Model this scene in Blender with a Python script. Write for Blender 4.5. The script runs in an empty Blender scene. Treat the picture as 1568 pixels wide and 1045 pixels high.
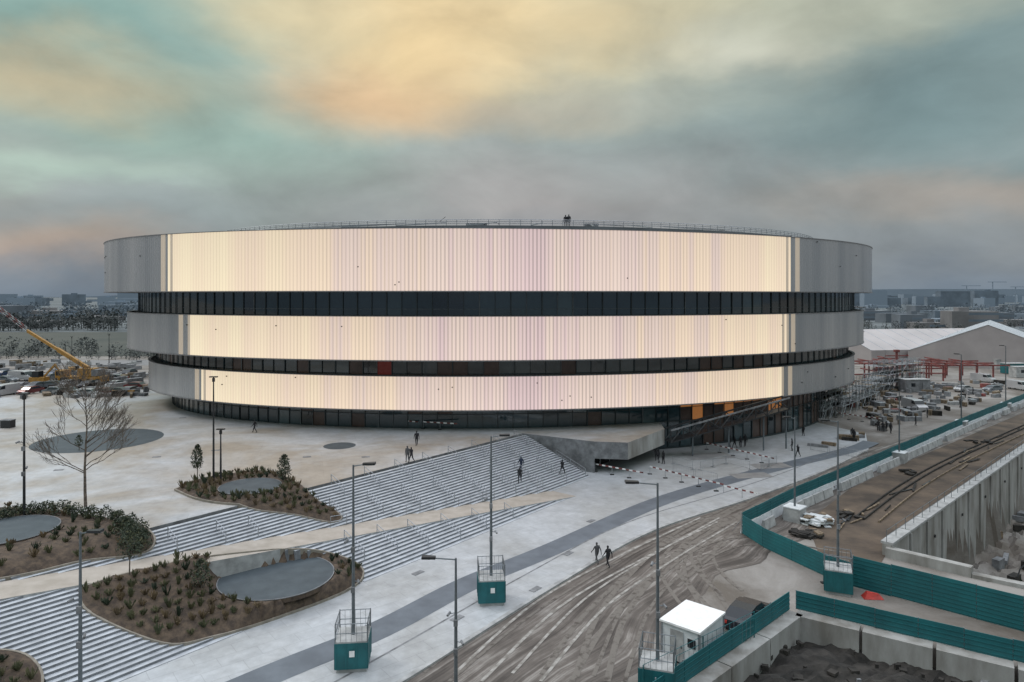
import bpy, bmesh, math, random
from mathutils import Vector, Matrix
from mathutils.geometry import delaunay_2d_cdt
random.seed(7)
R=random.Random(11)
F=1045.0; HY=453.0; H=22.0
scene=bpy.context.scene
def c(r,g,b,a=1.0):
    def l(v):
        v/=255.0
        return v/12.92 if v<=.04045 else ((v+.055)/1.055)**2.4
    return (l(r),l(g),l(b),a)
# ---------------------------------------------------------------- stair axes, ground height, image pixels cast onto the ground
SX,SY=.7768,-.6298
def st(X,Y): return SX*X+SY*Y, -SY*X+SX*Y
def xy(s,t): return SX*s-SY*t, SY*s+SX*t
KS=.381
def sl(t): return -41.6-.18*max(0,(62.7-max(t,4.4)))
def zf(X,Y):
    s,t=st(X,Y)
    if t>70: return .12
    a=sl(t)
    if s>a: z=max(0,(-41.6-s)*KS)
    elif s<a-3: z=min(4,(-44.6-s)*KS)
    else: z=.0686*(62.7-max(t,4.4))
    return max(.12,min(4,z))
def g(px,py,z=0.0):
    d=F*(H-z)/(py-HY)
    return ((px-784)/F*d,d)
def G(px,py,off=0.0):
    d=28.0
    while d<400:
        X=(px-784)/F*d
        if H-(py-HY)/F*d<=zf(X,d)+off: break
        d+=.05
    X=(px-784)/F*d
    return Vector((X,d,zf(X,d)+off))
# ---------------------------------------------------------------- materials
MATS={}
def nodes(name):
    m=bpy.data.materials.new(name); m.use_nodes=True
    nt=m.node_tree; b=nt.nodes['Principled BSDF']
    try: m.cycles.emission_sampling='NONE'
    except Exception: pass
    return m,nt,b
def pm(name,col,rough=.7,metal=0.0,var=.12,scale=3.0,bump=0.0,bscale=20.0,emit=None,es=0.0,spec=.5,col2=None,stretch=None,detail=4,lo=.35,hi=.65):
    if name in MATS: return MATS[name]
    m,nt,b=nodes(name)
    N=nt.nodes; L=nt.links
    tc=N.new('ShaderNodeTexCoord'); mp=N.new('ShaderNodeMapping')
    L.new(tc.outputs['Object'],mp.inputs['Vector'])
    if stretch: mp.inputs['Scale'].default_value=stretch
    no=N.new('ShaderNodeTexNoise'); no.inputs['Scale'].default_value=scale; no.inputs['Detail'].default_value=detail; no.inputs['Roughness'].default_value=.6
    L.new(mp.outputs[0],no.inputs['Vector'])
    cr=N.new('ShaderNodeValToRGB')
    c2=col2 if col2 else tuple(max(0,v*(1-var*2)) for v in col[:3])+(1,)
    c1=col if col2 else tuple(min(1,v*(1+var)) for v in col[:3])+(1,)
    cr.color_ramp.elements[0].color=c2; cr.color_ramp.elements[1].color=c1
    cr.color_ramp.elements[0].position=lo; cr.color_ramp.elements[1].position=hi
    L.new(no.outputs['Fac'],cr.inputs['Fac'])
    L.new(cr.outputs['Color'],b.inputs['Base Color'])
    b.inputs['Roughness'].default_value=rough; b.inputs['Metallic'].default_value=metal
    b.inputs['Specular IOR Level'].default_value=spec
    if bump>0:
        n2=N.new('ShaderNodeTexNoise'); n2.inputs['Scale'].default_value=bscale; n2.inputs['Detail'].default_value=4
        L.new(mp.outputs[0],n2.inputs['Vector'])
        bp=N.new('ShaderNodeBump'); bp.inputs['Strength'].default_value=bump; bp.inputs['Distance'].default_value=.05
        L.new(n2.outputs['Fac'],bp.inputs['Height']); L.new(bp.outputs[0],b.inputs['Normal'])
    if emit:
        b.inputs['Emission Color'].default_value=emit; b.inputs['Emission Strength'].default_value=es
    MATS[name]=m; return m

def paving(name,ca,cb,cj,size=1.2,rot=.68,stain=.5,lo=.38,hi=.6):
    m,nt,b=nodes(name); N=nt.nodes; L=nt.links
    tc=N.new('ShaderNodeTexCoord')
    n1=N.new('ShaderNodeTexNoise'); n1.inputs['Scale'].default_value=.07; n1.inputs['Detail'].default_value=6; n1.inputs['Roughness'].default_value=.62
    n1.inputs['Distortion'].default_value=.6
    L.new(tc.outputs['Object'],n1.inputs['Vector'])
    cr=N.new('ShaderNodeValToRGB'); cr.color_ramp.elements[0].color=ca; cr.color_ramp.elements[1].color=cb
    cr.color_ramp.elements[0].position=lo; cr.color_ramp.elements[1].position=hi
    L.new(n1.outputs['Fac'],cr.inputs['Fac'])
    n2=N.new('ShaderNodeTexNoise'); n2.inputs['Scale'].default_value=.9; n2.inputs['Detail'].default_value=8; n2.inputs['Roughness'].default_value=.72
    L.new(tc.outputs['Object'],n2.inputs['Vector'])
    r2=N.new('ShaderNodeMapRange'); r2.inputs[1].default_value=.3; r2.inputs[2].default_value=.7; r2.inputs[3].default_value=1-stain*.5; r2.inputs[4].default_value=1+stain*.16
    L.new(n2.outputs['Fac'],r2.inputs[0])
    mx=N.new('ShaderNodeMix'); mx.data_type='RGBA'; mx.blend_type='MULTIPLY'; mx.inputs[0].default_value=1
    L.new(cr.outputs['Color'],mx.inputs[6]); L.new(r2.outputs[0],mx.inputs[7])
    mp=N.new('ShaderNodeMapping'); mp.inputs['Rotation'].default_value=(0,0,-rot)
    L.new(tc.outputs['Object'],mp.inputs['Vector'])
    br=N.new('ShaderNodeTexBrick'); br.inputs['Scale'].default_value=1; br.inputs['Brick Width'].default_value=size*2; br.inputs['Row Height'].default_value=size
    br.inputs['Mortar Size'].default_value=.02; br.inputs['Color1'].default_value=(1,1,1,1); br.inputs['Color2'].default_value=(.92,.92,.92,1); br.inputs['Mortar'].default_value=cj
    L.new(mp.outputs[0],br.inputs['Vector'])
    m2=N.new('ShaderNodeMix'); m2.data_type='RGBA'; m2.blend_type='MULTIPLY'; m2.inputs[0].default_value=.8
    L.new(mx.outputs[2],m2.inputs[6]); L.new(br.outputs['Color'],m2.inputs[7])
    L.new(m2.outputs[2],b.inputs['Base Color'])
    b.inputs['Roughness'].default_value=.5
    MATS[name]=m; return m

M_pave=paving('plaza_paving',(.35,.355,.355,1),(.45,.47,.495,1),(.72,.72,.72,1))
M_pod=paving('podium_paving',(.335,.295,.25,1),(.45,.46,.475,1),(.8,.8,.8,1),size=2.2,rot=.3,lo=.42,hi=.6)
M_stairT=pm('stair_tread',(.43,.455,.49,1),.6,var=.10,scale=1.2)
M_stairR=pm('stair_riser',(.20,.21,.23,1),.7,var=.15,scale=2)  # riser shade painted in: same concrete, darker than the treads
M_ramp=pm('ramp_paving',(.40,.36,.32,1),.7,var=.1,scale=.8,col2=(.31,.275,.235,1))
M_strip=pm('asphalt_strip',(.125,.145,.17,1),.6,scale=.6,col2=(.09,.105,.125,1))
M_conc=pm('concrete',(.36,.365,.365,1),.75,var=.15,scale=1.2,bump=.2)
M_concd=pm('concrete_grey',(.19,.195,.205,1),.75,var=.2,scale=1.2,bump=.2)
M_wallc=pm('stained_concrete',(.36,.36,.35,1),.8,scale=.5,col2=(.17,.16,.145,1),stretch=(1,1,.3),bump=.2,detail=7)
M_white=pm('white_panel',(.60,.63,.65,1),.45,var=.08,scale=1.5)
M_steel=pm('galvanised_steel',(.34,.36,.385,1),.4,metal=.6,var=.1,scale=4)
M_dark=pm('dark_metal',(.03,.032,.035,1),.45,metal=.3,var=.1)
M_pole=pm('pole_grey',(.15,.17,.185,1),.4,metal=.4,var=.1)
M_teal=pm('teal_panel',(.010,.125,.14,1),.55,var=.12,scale=.5,col2=(.009,.092,.106,1))
M_teald=pm('teal_panel_dark',(.009,.115,.13,1),.5,var=.12,scale=1.2)
M_red=pm('red_paint',(.45,.04,.03,1),.5,var=.15)
M_redst=pm('red_steel',(.20,.055,.05,1),.6,var=.25,scale=1)
M_whitep=pm('white_paint',(.8,.8,.8,1),.5,var=.05)
M_yel=pm('yellow_paint',(.38,.20,.045,1),.45,var=.15)
M_rub=pm('rubber',(.02,.02,.02,1),.85)
M_carglass=pm('car_glass',(.015,.02,.025,1),.08,var=.05)
M_wood=pm('timber',(.18,.135,.09,1),.8,var=.3)
M_mulch=pm('mulch_soil',(.105,.075,.052,1),.95,scale=2.5,col2=(.045,.033,.026,1),bump=.6,bscale=9)
M_rubber=pm('play_surface',(.070,.088,.10,1),.6,scale=.9,col2=(.052,.066,.077,1),spec=.3)
M_bark=pm('bark',(.14,.115,.095,1),.9,var=.3,scale=5)
M_leaf=pm('leaf_dark',(.035,.052,.028,1),.7,scale=3,col2=(.018,.028,.016,1))
M_leaf2=pm('leaf_olive',(.10,.095,.045,1),.8,scale=1.6,col2=(.05,.062,.03,1))
M_leaf3=pm('dry_stem',(.17,.12,.065,1),.85,scale=1.6,col2=(.08,.06,.035,1))
M_hazetree=pm('distant_foliage',(.085,.092,.09,1),.95,scale=.05,col2=(.05,.058,.06,1))  # aerial haze painted into these far colours, down to the hills
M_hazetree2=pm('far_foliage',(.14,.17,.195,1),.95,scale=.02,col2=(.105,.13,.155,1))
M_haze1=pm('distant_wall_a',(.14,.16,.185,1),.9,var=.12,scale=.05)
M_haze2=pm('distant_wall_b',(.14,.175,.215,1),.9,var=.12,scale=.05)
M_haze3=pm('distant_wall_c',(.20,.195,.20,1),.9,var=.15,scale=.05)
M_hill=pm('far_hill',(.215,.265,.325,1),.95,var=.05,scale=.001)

# ---------------------------------------------------------------- mesh builder
class MB:
    def __init__(s): s.v=[]; s.f=[]; s.m=[]; s.mats=[]
    def mi(s,mat):
        if mat not in s.mats: s.mats.append(mat)
        return s.mats.index(mat)
    def poly(s,pts,mat):
        n=len(s.v); s.v+= [tuple(p) for p in pts]; s.f.append(tuple(range(n,n+len(pts)))); s.m.append(s.mi(mat))
    def hexa(s,p,mat,top=None):
        n=len(s.v); s.v+=[tuple(q) for q in p]
        k=s.mi(mat); kt=s.mi(top) if top else k
        for i,q in enumerate([(0,3,2,1),(4,5,6,7),(0,1,5,4),(1,2,6,5),(2,3,7,6),(3,0,4,7)]):
            s.f.append(tuple(n+a for a in q)); s.m.append(kt if i==1 else k)
    def box(s,cx,cy,cz,sx,sy,sz,mat,rot=0.0,top=None):
        co,si=math.cos(rot),math.sin(rot); p=[]
        for z in (-1,1):
            for x,y in ((-1,-1),(1,-1),(1,1),(-1,1)):
                a=x*sx/2; b=y*sy/2
                p.append((cx+a*co-b*si,cy+a*si+b*co,cz+z*sz/2))
        s.hexa(p,mat,top)
    def tube(s,a,b,r1,r2,mat,n=6):
        a=Vector(a); b=Vector(b); d=b-a
        if d.length<1e-6: return
        d.normalize(); u=d.cross(Vector((0,0,1)))
        if u.length<1e-3: u=Vector((1,0,0))
        u.normalize(); w=d.cross(u); k=len(s.v)
        for p,r in ((a,r1),(b,r2)):
            for i in range(n):
                t=2*math.pi*i/n; s.v.append(tuple(p+u*math.cos(t)*r+w*math.sin(t)*r))
        m=s.mi(mat)
        for i in range(n):
            j=(i+1)%n; s.f.append((k+i,k+j,k+n+j,k+n+i)); s.m.append(m)
        s.f.append(tuple(k+n+i for i in range(n))); s.m.append(m)
        s.f.append(tuple(k+n-1-i for i in range(n))); s.m.append(m)
    def beam(s,a,b,w,h,mat):
        a=Vector(a); b=Vector(b); d=(b-a); 
        u=Vector((d.y,-d.x,0)); u=u.normalized()*w/2 if u.length>1e-4 else Vector((w/2,0,0))
        z=Vector((0,0,h/2))
        s.hexa([a-u-z,a+u-z,b+u-z,b-u-z,a-u+z,a+u+z,b+u+z,b-u+z],mat)
    def prism(s,pts,z0,z1,mat,side=None):
        n=len(pts); s.poly([(p[0],p[1],z1) for p in pts],mat)
        for i in range(n):
            a=pts[i]; b=pts[(i+1)%n]
            s.poly([(a[0],a[1],z0),(b[0],b[1],z0),(b[0],b[1],z1),(a[0],a[1],z1)],side or mat)
    def leaf(s,p,size,mat):
        a=Vector((R.uniform(-1,1),R.uniform(-1,1),R.uniform(-1,1))).normalized()*size
        b=Vector((R.uniform(-1,1),R.uniform(-1,1),R.uniform(-1,1))).normalized()*size*.8
        p=Vector(p); s.poly([p-a,p+b,p+a*.9],mat)
    def mesh(s,name):
        me=bpy.data.meshes.new(name); me.from_pydata(s.v,[],s.f)
        for m in s.mats: me.materials.append(m)
        me.polygons.foreach_set('material_index',s.m); me.update(); return me
    def obj(s,name,parent=None,smooth=False):
        me=s.mesh(name)
        if smooth:
            for p in me.polygons: p.use_smooth=True
        o=bpy.data.objects.new(name,me); scene.collection.objects.link(o)
        if parent: o.parent=parent
        return o
def empty(name,loc=(0,0,0)):
    e=bpy.data.objects.new(name,None); e.location=loc; e.empty_display_size=.5; scene.collection.objects.link(e); return e
def inst(name,me,loc,rot=0,scale=1):
    o=bpy.data.objects.new(name,me); o.location=loc; o.rotation_euler=(0,0,rot); o.scale=(scale,)*3; scene.collection.objects.link(o); return o

# ---------------------------------------------------------------- ground
pitA=[(19.4,46.7),(60,20),(0,20),(2,30.4)]
pitB=[(32.2,57.9),(107,128),(120,100),(62,34),(36,54)]
def inside(x,y,P):
    r=False; n=len(P)
    for i in range(n):
        x1,y1=P[i]; x2,y2=P[(i+1)%n]
        if (y1>y)!=(y2>y) and x<(x2-x1)*(y-y1)/(y2-y1)+x1: r=not r
    return r
def frange(a,b,s):
    o=[]; 
    while a<b: o.append(a); a+=s
    return o
xs=[-9000,-4000,-1500,-600,-300]+frange(-200,-4,7)+frange(-2,126,.7)+[135,160,200,300,600,1500,4000,9000]
ys=[-300,-60,0,10]+frange(16,131,.7)+frange(135,260,8)+[300,400,600,1000,2000,4000,9000]
mb=MB()
M_ground,nt,b=nodes('ground_dirt'); N=nt.nodes; L=nt.links
tc=N.new('ShaderNodeTexCoord')
n1=N.new('ShaderNodeTexNoise'); n1.inputs['Scale'].default_value=.09; n1.inputs['Detail'].default_value=9; n1.inputs['Roughness'].default_value=.65; n1.inputs['Distortion'].default_value=.8
L.new(tc.outputs['Object'],n1.inputs['Vector'])
cr=N.new('ShaderNodeValToRGB'); e=cr.color_ramp.elements; e[0].position=.38; e[0].color=(.115,.098,.082,1); e[1].position=.62; e[1].color=(.255,.24,.225,1)
L.new(n1.outputs['Fac'],cr.inputs['Fac'])
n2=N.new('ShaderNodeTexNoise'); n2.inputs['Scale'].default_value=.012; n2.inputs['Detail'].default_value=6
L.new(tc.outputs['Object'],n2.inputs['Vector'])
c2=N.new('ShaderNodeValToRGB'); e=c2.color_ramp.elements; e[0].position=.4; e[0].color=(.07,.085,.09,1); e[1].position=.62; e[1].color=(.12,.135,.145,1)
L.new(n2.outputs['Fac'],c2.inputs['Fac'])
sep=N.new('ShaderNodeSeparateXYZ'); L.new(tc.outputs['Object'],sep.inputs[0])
mr=N.new('ShaderNodeMapRange'); mr.inputs[1].default_value=215; mr.inputs[2].default_value=300; L.new(sep.outputs['Y'],mr.inputs[0])  # far ground turns bluish grey, distance haze put into its colour
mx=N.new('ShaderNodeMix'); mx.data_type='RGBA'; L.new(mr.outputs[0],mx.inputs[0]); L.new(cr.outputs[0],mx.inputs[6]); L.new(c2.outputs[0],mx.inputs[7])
L.new(mx.outputs[2],b.inputs['Base Color']); b.inputs['Roughness'].default_value=.85
n3=N.new('ShaderNodeTexNoise'); n3.inputs['Scale'].default_value=2.5; n3.inputs['Detail'].default_value=6; L.new(tc.outputs['Object'],n3.inputs['Vector'])
bp=N.new('ShaderNodeBump'); bp.inputs['Strength'].default_value=.5; bp.inputs['Distance'].default_value=.12; L.new(n3.outputs['Fac'],bp.inputs['Height']); L.new(bp.outputs[0],b.inputs['Normal'])
def gz(x,y):
    if inside(x,y,pitA): return -2.3+R.uniform(-.1,.1)
    if inside(x,y,pitB): return -7+R.uniform(-.5,.5)
    if x<10 and (y>130 or x<-62): return 3.8
    return 0
nx=len(xs)
for y in ys:
    for x in xs: mb.v.append((x,y,gz(x,y)))
k=mb.mi(M_ground)
for j in range(len(ys)-1):
    for i in range(nx-1):
        a=j*nx+i; mb.f.append((a,a+1,a+nx+1,a+nx)); mb.m.append(k)
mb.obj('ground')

# kerb line and plaza
kerb=[(-20,20.8),(-6.1,38.8),(3.25,51.4),(13.1,63.5),(25.8,73.7),(38,84.3),(50.7,97)]
def smooth_line(P,n=8):
    out=[]
    for i in range(len(P)-1):
        p0=Vector(P[max(i-1,0)]); p1=Vector(P[i]); p2=Vector(P[i+1]); p3=Vector(P[min(i+2,len(P)-1)])
        for k in range(n):
            t=k/n
            out.append(.5*((2*p1)+(p2-p0)*t+(2*p0-5*p1+4*p2-p3)*t*t+(3*p1-p0-3*p2+p3)*t**3))
    out.append(Vector(P[-1])); return out
ks=smooth_line(kerb)
mb=MB(); mb.prism([tuple(p) for p in ks]+[(56,108),(50,125),(-60,125),(-60,20.8)],-.1,.12,M_pave,M_conc); mb.obj('plaza_pavement')
def ribbon(P,offs,z,mat,mb,uvw=None):
    n=len(P); prev=None; 
    for i,p in enumerate(P):
        d=(P[min(i+1,n-1)]-P[max(i-1,0)]).normalized(); nn=Vector((d.y,-d.x))
        zz=z if not callable(z) else z(i)
        cur=[(p.x+nn.x*o,p.y+nn.y*o,zz) for o in offs]
        if prev:
            for a in range(len(offs)-1):
                mb.poly([prev[a],prev[a+1],cur[a+1],cur[a]],mat)
        prev=cur
strip=smooth_line([(-30,23),(-16.1,38.8),(-9.7,45.3),(-4.2,52.6),(2.6,59.7),(15.2,73.7),(29.9,85.5),(47,97.5),(53,103)])
mb=MB(); ribbon(strip,[0,2.3],.128,M_strip,mb); mb.obj('dark_paving_strip')
mb=MB(); ribbon(ks,[-.32,.0],.136,M_conc,mb); ribbon(ks,[-3.1,-2.95],.130,M_concd,mb); mb.obj('kerb')
road=smooth_line([(-20,20.8),(-6.1,38.8),(3.25,51.4),(13.1,63.5),(25.8,73.7),(50.7,97),(100,136)])
M_road,nt,b=nodes('muddy_road'); N=nt.nodes; L=nt.links
uv=N.new('ShaderNodeUVMap'); uv.uv_map='UVMap'
mp=N.new('ShaderNodeMapping'); mp.inputs['Scale'].default_value=(2.2,.028,1); L.new(uv.outputs[0],mp.inputs[0])
n1=N.new('ShaderNodeTexNoise'); n1.inputs['Scale'].default_value=1; n1.inputs['Detail'].default_value=4; n1.inputs['Roughness'].default_value=.72; L.new(mp.outputs[0],n1.inputs['Vector'])
mp2=N.new('ShaderNodeMapping'); mp2.inputs['Scale'].default_value=(.5,.16,1); L.new(uv.outputs[0],mp2.inputs[0])
n2=N.new('ShaderNodeTexNoise'); n2.inputs['Scale'].default_value=1; n2.inputs['Detail'].default_value=9; n2.inputs['Roughness'].default_value=.65; L.new(mp2.outputs[0],n2.inputs['Vector'])
ad=N.new('ShaderNodeMath'); ad.operation='ADD'; L.new(n1.outputs['Fac'],ad.inputs[0]); L.new(n2.outputs['Fac'],ad.inputs[1])
cr=N.new('ShaderNodeValToRGB'); e=cr.color_ramp.elements; e[0].position=.42; e[0].color=(.042,.034,.029,1); e[1].position=.62; e[1].color=(.28,.26,.24,1)
e2=cr.color_ramp.elements.new(.52); e2.color=(.108,.092,.081,1)
ml=N.new('ShaderNodeMath'); ml.operation='MULTIPLY'; ml.inputs[1].default_value=.5; L.new(ad.outputs[0],ml.inputs[0]); L.new(ml.outputs[0],cr.inputs[0])
L.new(cr.outputs[0],b.inputs['Base Color']); b.inputs['Roughness'].default_value=.6
bp=N.new('ShaderNodeBump'); bp.inputs['Strength'].default_value=.6; bp.inputs['Distance'].default_value=.06; L.new(n1.outputs['Fac'],bp.inputs['Height']); L.new(bp.outputs[0],b.inputs['Normal'])
mb=MB(); uvs=[]; prev=None; dist=0
offs=[0.05,2,4,6,8,9.5]
for i,p in enumerate(road):
    if i: dist+=(road[i]-road[i-1]).length
    d=(road[min(i+1,len(road)-1)]-road[max(i-1,0)]).normalized(); nn=Vector((d.y,-d.x))
    wv=1+.06*math.sin(dist*.25)+.05*math.sin(dist*.61)
    cur=[((p.x+nn.x*o*(wv if o>1 else 1),p.y+nn.y*o*(wv if o>1 else 1),.012),(o,dist)) for o in offs]
    if prev:
        for a in range(len(offs)-1):
            q=[prev[a],prev[a+1],cur[a+1],cur[a]]
            mb.poly([w[0] for w in q],M_road); uvs+=[w[1] for w in q]
    prev=cur
me=mb.mesh('dirt_road'); ul=me.uv_layers.new(name='UVMap')
for i,u in enumerate(uvs): ul.data[i].uv=u
o=bpy.data.objects.new('dirt_road',me); scene.collection.objects.link(o)
M_mud=pm('mud_track',(.055,.044,.037,1),.6,scale=1.8,col2=(.14,.125,.11,1),lo=.5,hi=.66)
M_pale=pm('pale_track',(.34,.325,.305,1),.8,scale=1.5,col2=(.18,.165,.148,1),lo=.4,hi=.6)
mb=MB()
z0=.018
def track(pix,w,mat,gap=1.8):
    global z0
    P=smooth_line([g(a,b_) for a,b_ in pix],6)
    for o in (0,gap):
        ribbon(P,[o,o+w],z0,mat,mb); z0+=.0011
track([(1240,735),(1150,790),(1085,835),(1075,870),(1100,905),(1120,935)],.35,M_mud)
track([(1215,745),(1135,795),(1062,845),(1052,880),(1075,915),(1090,930)],.3,M_mud)
track([(1200,770),(1120,820),(1095,850),(1110,880),(1140,905)],.3,M_mud)
track([(1180,765),(1080,815),(1035,850),(980,905),(930,960),(880,1045)],.35,M_mud)
track([(1150,785),(1060,835),(1010,880),(960,950),(935,1045)],.4,M_mud)
track([(1220,765),(1150,810),(1060,870),(1000,930),(960,1045)],.25,M_mud)
track([(1100,800),(980,860),(860,930),(740,1045)],.22,M_pale)
track([(1070,800),(950,860),(820,940),(690,1045)],.22,M_mud)
track([(1130,800),(1030,860),(930,930),(830,1045)],.2,M_pale)
track([(1300,860),(1240,850),(1160,835),(1100,850),(1040,900)],.25,M_mud)
mb.obj('tyre_tracks')
M_stain=pm('damp_patch',(.20,.20,.205,1),.35,scale=.7,col2=(.29,.285,.28,1))
mb=MB()
zz=.132
for (px,py,rx,ry) in [(1085,700,4,2),(1180,715,3,1.4),(1150,730,3,1.2)]:
    X,Y=g(px,py); mb.box(X,Y,zz,rx*1.6,ry*1.8,.01,M_stain,rot=.2); zz+=.004
for (px,py) in [(820,905),(905,800),(700,950),(640,880),(870,850)]:
    X,Y=g(px,py); mb.box(X,Y,zz,1.0,.5,.012,M_concd,rot=.9)
for (px,py) in [(240,700),(470,700),(330,690),(560,700),(90,720),(280,640)]:
    X,Y=g(px,py,4); mb.box(X,Y,4.01,.9,.6,.012,M_concd,rot=.3)
mb.obj('drain_covers')
M_earth=pm('brown_earth',(.125,.092,.066,1),.95,scale=.25,col2=(.048,.037,.029,1),bump=.8,bscale=2.2,detail=9)
mb=MB()
mb.poly([g(a,b_)+(.03,) for a,b_ in [(1235,800),(1300,750),(1400,703),(1568,632),(1568,686),(1460,755),(1363,838),(1340,880),(1260,865)]],M_earth)
mb.obj('earth_strip')
M_field=pm('dark_field',(.034,.042,.036,1),.9,scale=.05,col2=(.058,.062,.052,1),detail=8,stretch=(1,.4,1))
M_field2=pm('pale_track_far',(.19,.19,.19,1),.9,scale=.05)
mb=MB(); mb.poly([(-420,205,3.83),(-70,205,3.83),(-90,340,3.83),(-420,340,3.83)],M_field)
mb.poly([(90,260,.03),(500,260,.03),(600,420,.03),(90,420,.03)],M_field)
mb.obj('field')
mb=MB(); mb.poly([(-300,178,3.84),(-75,178,3.84),(-75,192,3.84),(-300,192,3.84)],M_field2)
mb.poly([(80,238,.04),(330,232,.04),(330,245,.04),(80,250,.04)],M_field2); mb.obj('distant_road')

# ---------------------------------------------------------------- planting bed outlines
ISL_PIX=[[(122,905),(200,880),(300,858),(400,846),(480,845),(540,862),(556,885),(520,912),(420,950),(330,978),(262,990),(190,968),(130,935)],
[(268,752),(300,738),(345,730),(400,724),(440,735),(475,760),(522,792),(505,802),(450,790),(380,780),(310,768)],
[(-160,800),(-60,782),(40,782),(110,790),(180,800),(225,812),(237,832),(215,852),(130,862),(60,878),(0,890),(-90,905),(-160,880)],
[(-60,1002),(0,1000),(40,1008),(62,1030),(62,1060),(30,1090),(-60,1090)]]
ISL=[]
for pix in ISL_PIX:
    P=[G(a,b_,0) for a,b_ in pix]
    P=smooth_line([(p.x,p.y) for p in P]+[(P[0].x,P[0].y)],5)[:-1]
    ISL.append([(p.x,p.y) for p in P])
def in_bed(x,y,marg=.2):
    for P in ISL:
        if inside(x,y,P) and min((x-q[0])**2+(y-q[1])**2 for q in P)>marg*marg: return True
    return False

# ---------------------------------------------------------------- podium and stairs
A_=(10.2,84.2); B_=(14.2,83.6); C_=(20.6,92.2); D_=(21.4,101)
T0=xy(-55.1,-20); T1=xy(-55.1,70.2)
mb=MB()
pod=[T0,T1,A_,B_,C_,D_,(21.4,130),(-20,160),(-60,150),(-85,128),(-112,108),(-125,19.2)]
mb.poly([(p[0],p[1],4) for p in pod],M_pod)
def wall(a,b_,z0,z1,mat): mb.poly([(a[0],a[1],z0),(b_[0],b_[1],z0),(b_[0],b_[1],z1),(a[0],a[1],z1)],mat)
wall(T1,A_,0,4,M_concd); wall(T0,T1,0,4,M_concd)
wall(A_,B_,1.9,4,M_concd); wall(B_,C_,1.9,4,M_wallc); wall(C_,D_,1.9,4,M_conc)
mb.poly([(p[0],p[1],1.9) for p in [A_,B_,C_,D_,(10,100)]],M_concd)
for a,b_ in ((-60,150),(-85,128)),((-85,128),(-112,108)),((-112,108),(-125,19.2)): wall(a,b_,3,4,M_conc)
M_recess=pm('recess_glass',(.02,.022,.025,1),.15,var=.2)
wall((9.9,86.5),(18.8,97.5),0,1.9,M_recess); wall((18.8,97.5),(21.2,101),0,4,M_recess); wall(A_,(9.9,86.5),0,1.9,M_concd)
for i in range(7):
    t=i/6; x=9.9+8.9*t; y=86.4+11*t; mb.box(x,y,.95,.12,.12,1.9,M_steel)
mb.obj('podium_terrace')
mb=MB()
n=27; tr=10.5/n; ri=4.0/n
def strip_box(s0,s1,t0,t1,z):
    sm=(s0+s1)/2; runs=[]; start=None; t=t0; stp=.3
    while t<t1:
        x,y=xy(sm,t)
        if in_bed(x,y):
            if start is not None: runs.append((start,t)); start=None
        elif start is None: start=t
        t+=stp
    if start is not None: runs.append((start,t1))
    for ta,tb in runs:
        p=[xy(s1,ta),xy(s0,ta),xy(s0,tb),xy(s1,tb)]
        q=[(a,b_,-.2) for a,b_ in p]+[(a,b_,z) for a,b_ in p]
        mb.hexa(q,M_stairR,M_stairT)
for i in range(1,n+1):
    z=ri*i
    so=-41.6-tr*(i-1); si=so-tr; tend=62.7-(-41.6-(so+si)/2)/.18
    strip_box(si,so,-20,tend,z)
    so=-44.6-tr*(i-1); si=so-tr; tbeg=62.7-(-44.6-(so+si)/2)/.18
    if i<n: strip_box(si,so,max(tbeg,4),70.2,z)
mb.obj('plaza_stairs')
mb=MB()
def rp(t,off,dz=.03):
    x,y=xy(sl(t)+off,t); return (x,y,.0686*(62.7-max(t,4.4))+dz+.06)
ts=[-20,4.4,20,35,50,62.7]
for i in range(len(ts)-1):
    a,b_=ts[i],ts[i+1]
    p=[rp(a,-3.1),rp(a,.25),rp(b_,.25),rp(b_,-3.1)]
    mb.hexa([(x,y,-.2) for x,y,z in p]+p,M_conc,M_ramp)
mb.obj('plaza_ramp')
def rail_set(kind,t,s_top,s_bot,mb):
    base=-41.6 if kind=='l' else -44.6
    zt=lambda s:max(0,min(4,(base-s)*KS))
    if abs(s_top-s_bot)<.6: return
    pts=[]
    nseg=max(1,int(abs(s_top-s_bot)/1.6))
    for k in range(nseg+1):
        s=s_bot+(s_top-s_bot)*k/nseg; x,y=xy(s,t); z=zt(s)
        if in_bed(x,y,0): return
        pts.append((x,y,z))
    for x,y,z in pts: mb.tube((x,y,z-.05),(x,y,z+.95),.035,.035,M_steel,5)
    for a,b_ in zip(pts,pts[1:]):
        for h in (.95,.55): mb.tube((a[0],a[1],a[2]+h),(b_[0],b_[1],b_[2]+h),.032,.032,M_steel,5)
for kk,t in enumerate([36,40,44,48,52,56,60,64,68]):
    stp=-44.6-.18*max(0,62.7-t)
    for part in range(2):
        mb=MB()
        if stp-1>-54:
            mid=(stp-.3-54.8)/2
            if part==0: rail_set('u',t,-54.8,mid-.9,mb)
            else: rail_set('u',t+1.6,mid+.5,stp-.4,mb)
        if mb.v: mb.obj('stair_handrail')
for t in [35,38,41,44.5,48,52]:
    mb=MB(); top=-41.6-.18*(62.7-t)+.4
    rail_set('l',t,top,min(-42,top+2.6),mb)
    if mb.v: mb.obj('stair_handrail')
for t in [24,27.5,30]:
    mb=MB(); stp=-44.6-.18*(62.7-t); rail_set('u',t,stp-1.8,stp-.3,mb)
    if mb.v: mb.obj('stair_handrail')
mb=MB()
prev=None
for k in range(34):
    t=36+k*.75; x,y,z=rp(t,-3.0)
    if k%2==0: mb.tube((x,y,z),(x,y,z+.95),.025,.025,M_steel,4)
    if prev and (k//5)%2==0:
        for h in (.5,.95): mb.tube((prev[0],prev[1],prev[2]+h),(x,y,z+h),.025,.025,M_steel,4)
    prev=(x,y,z)
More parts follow.
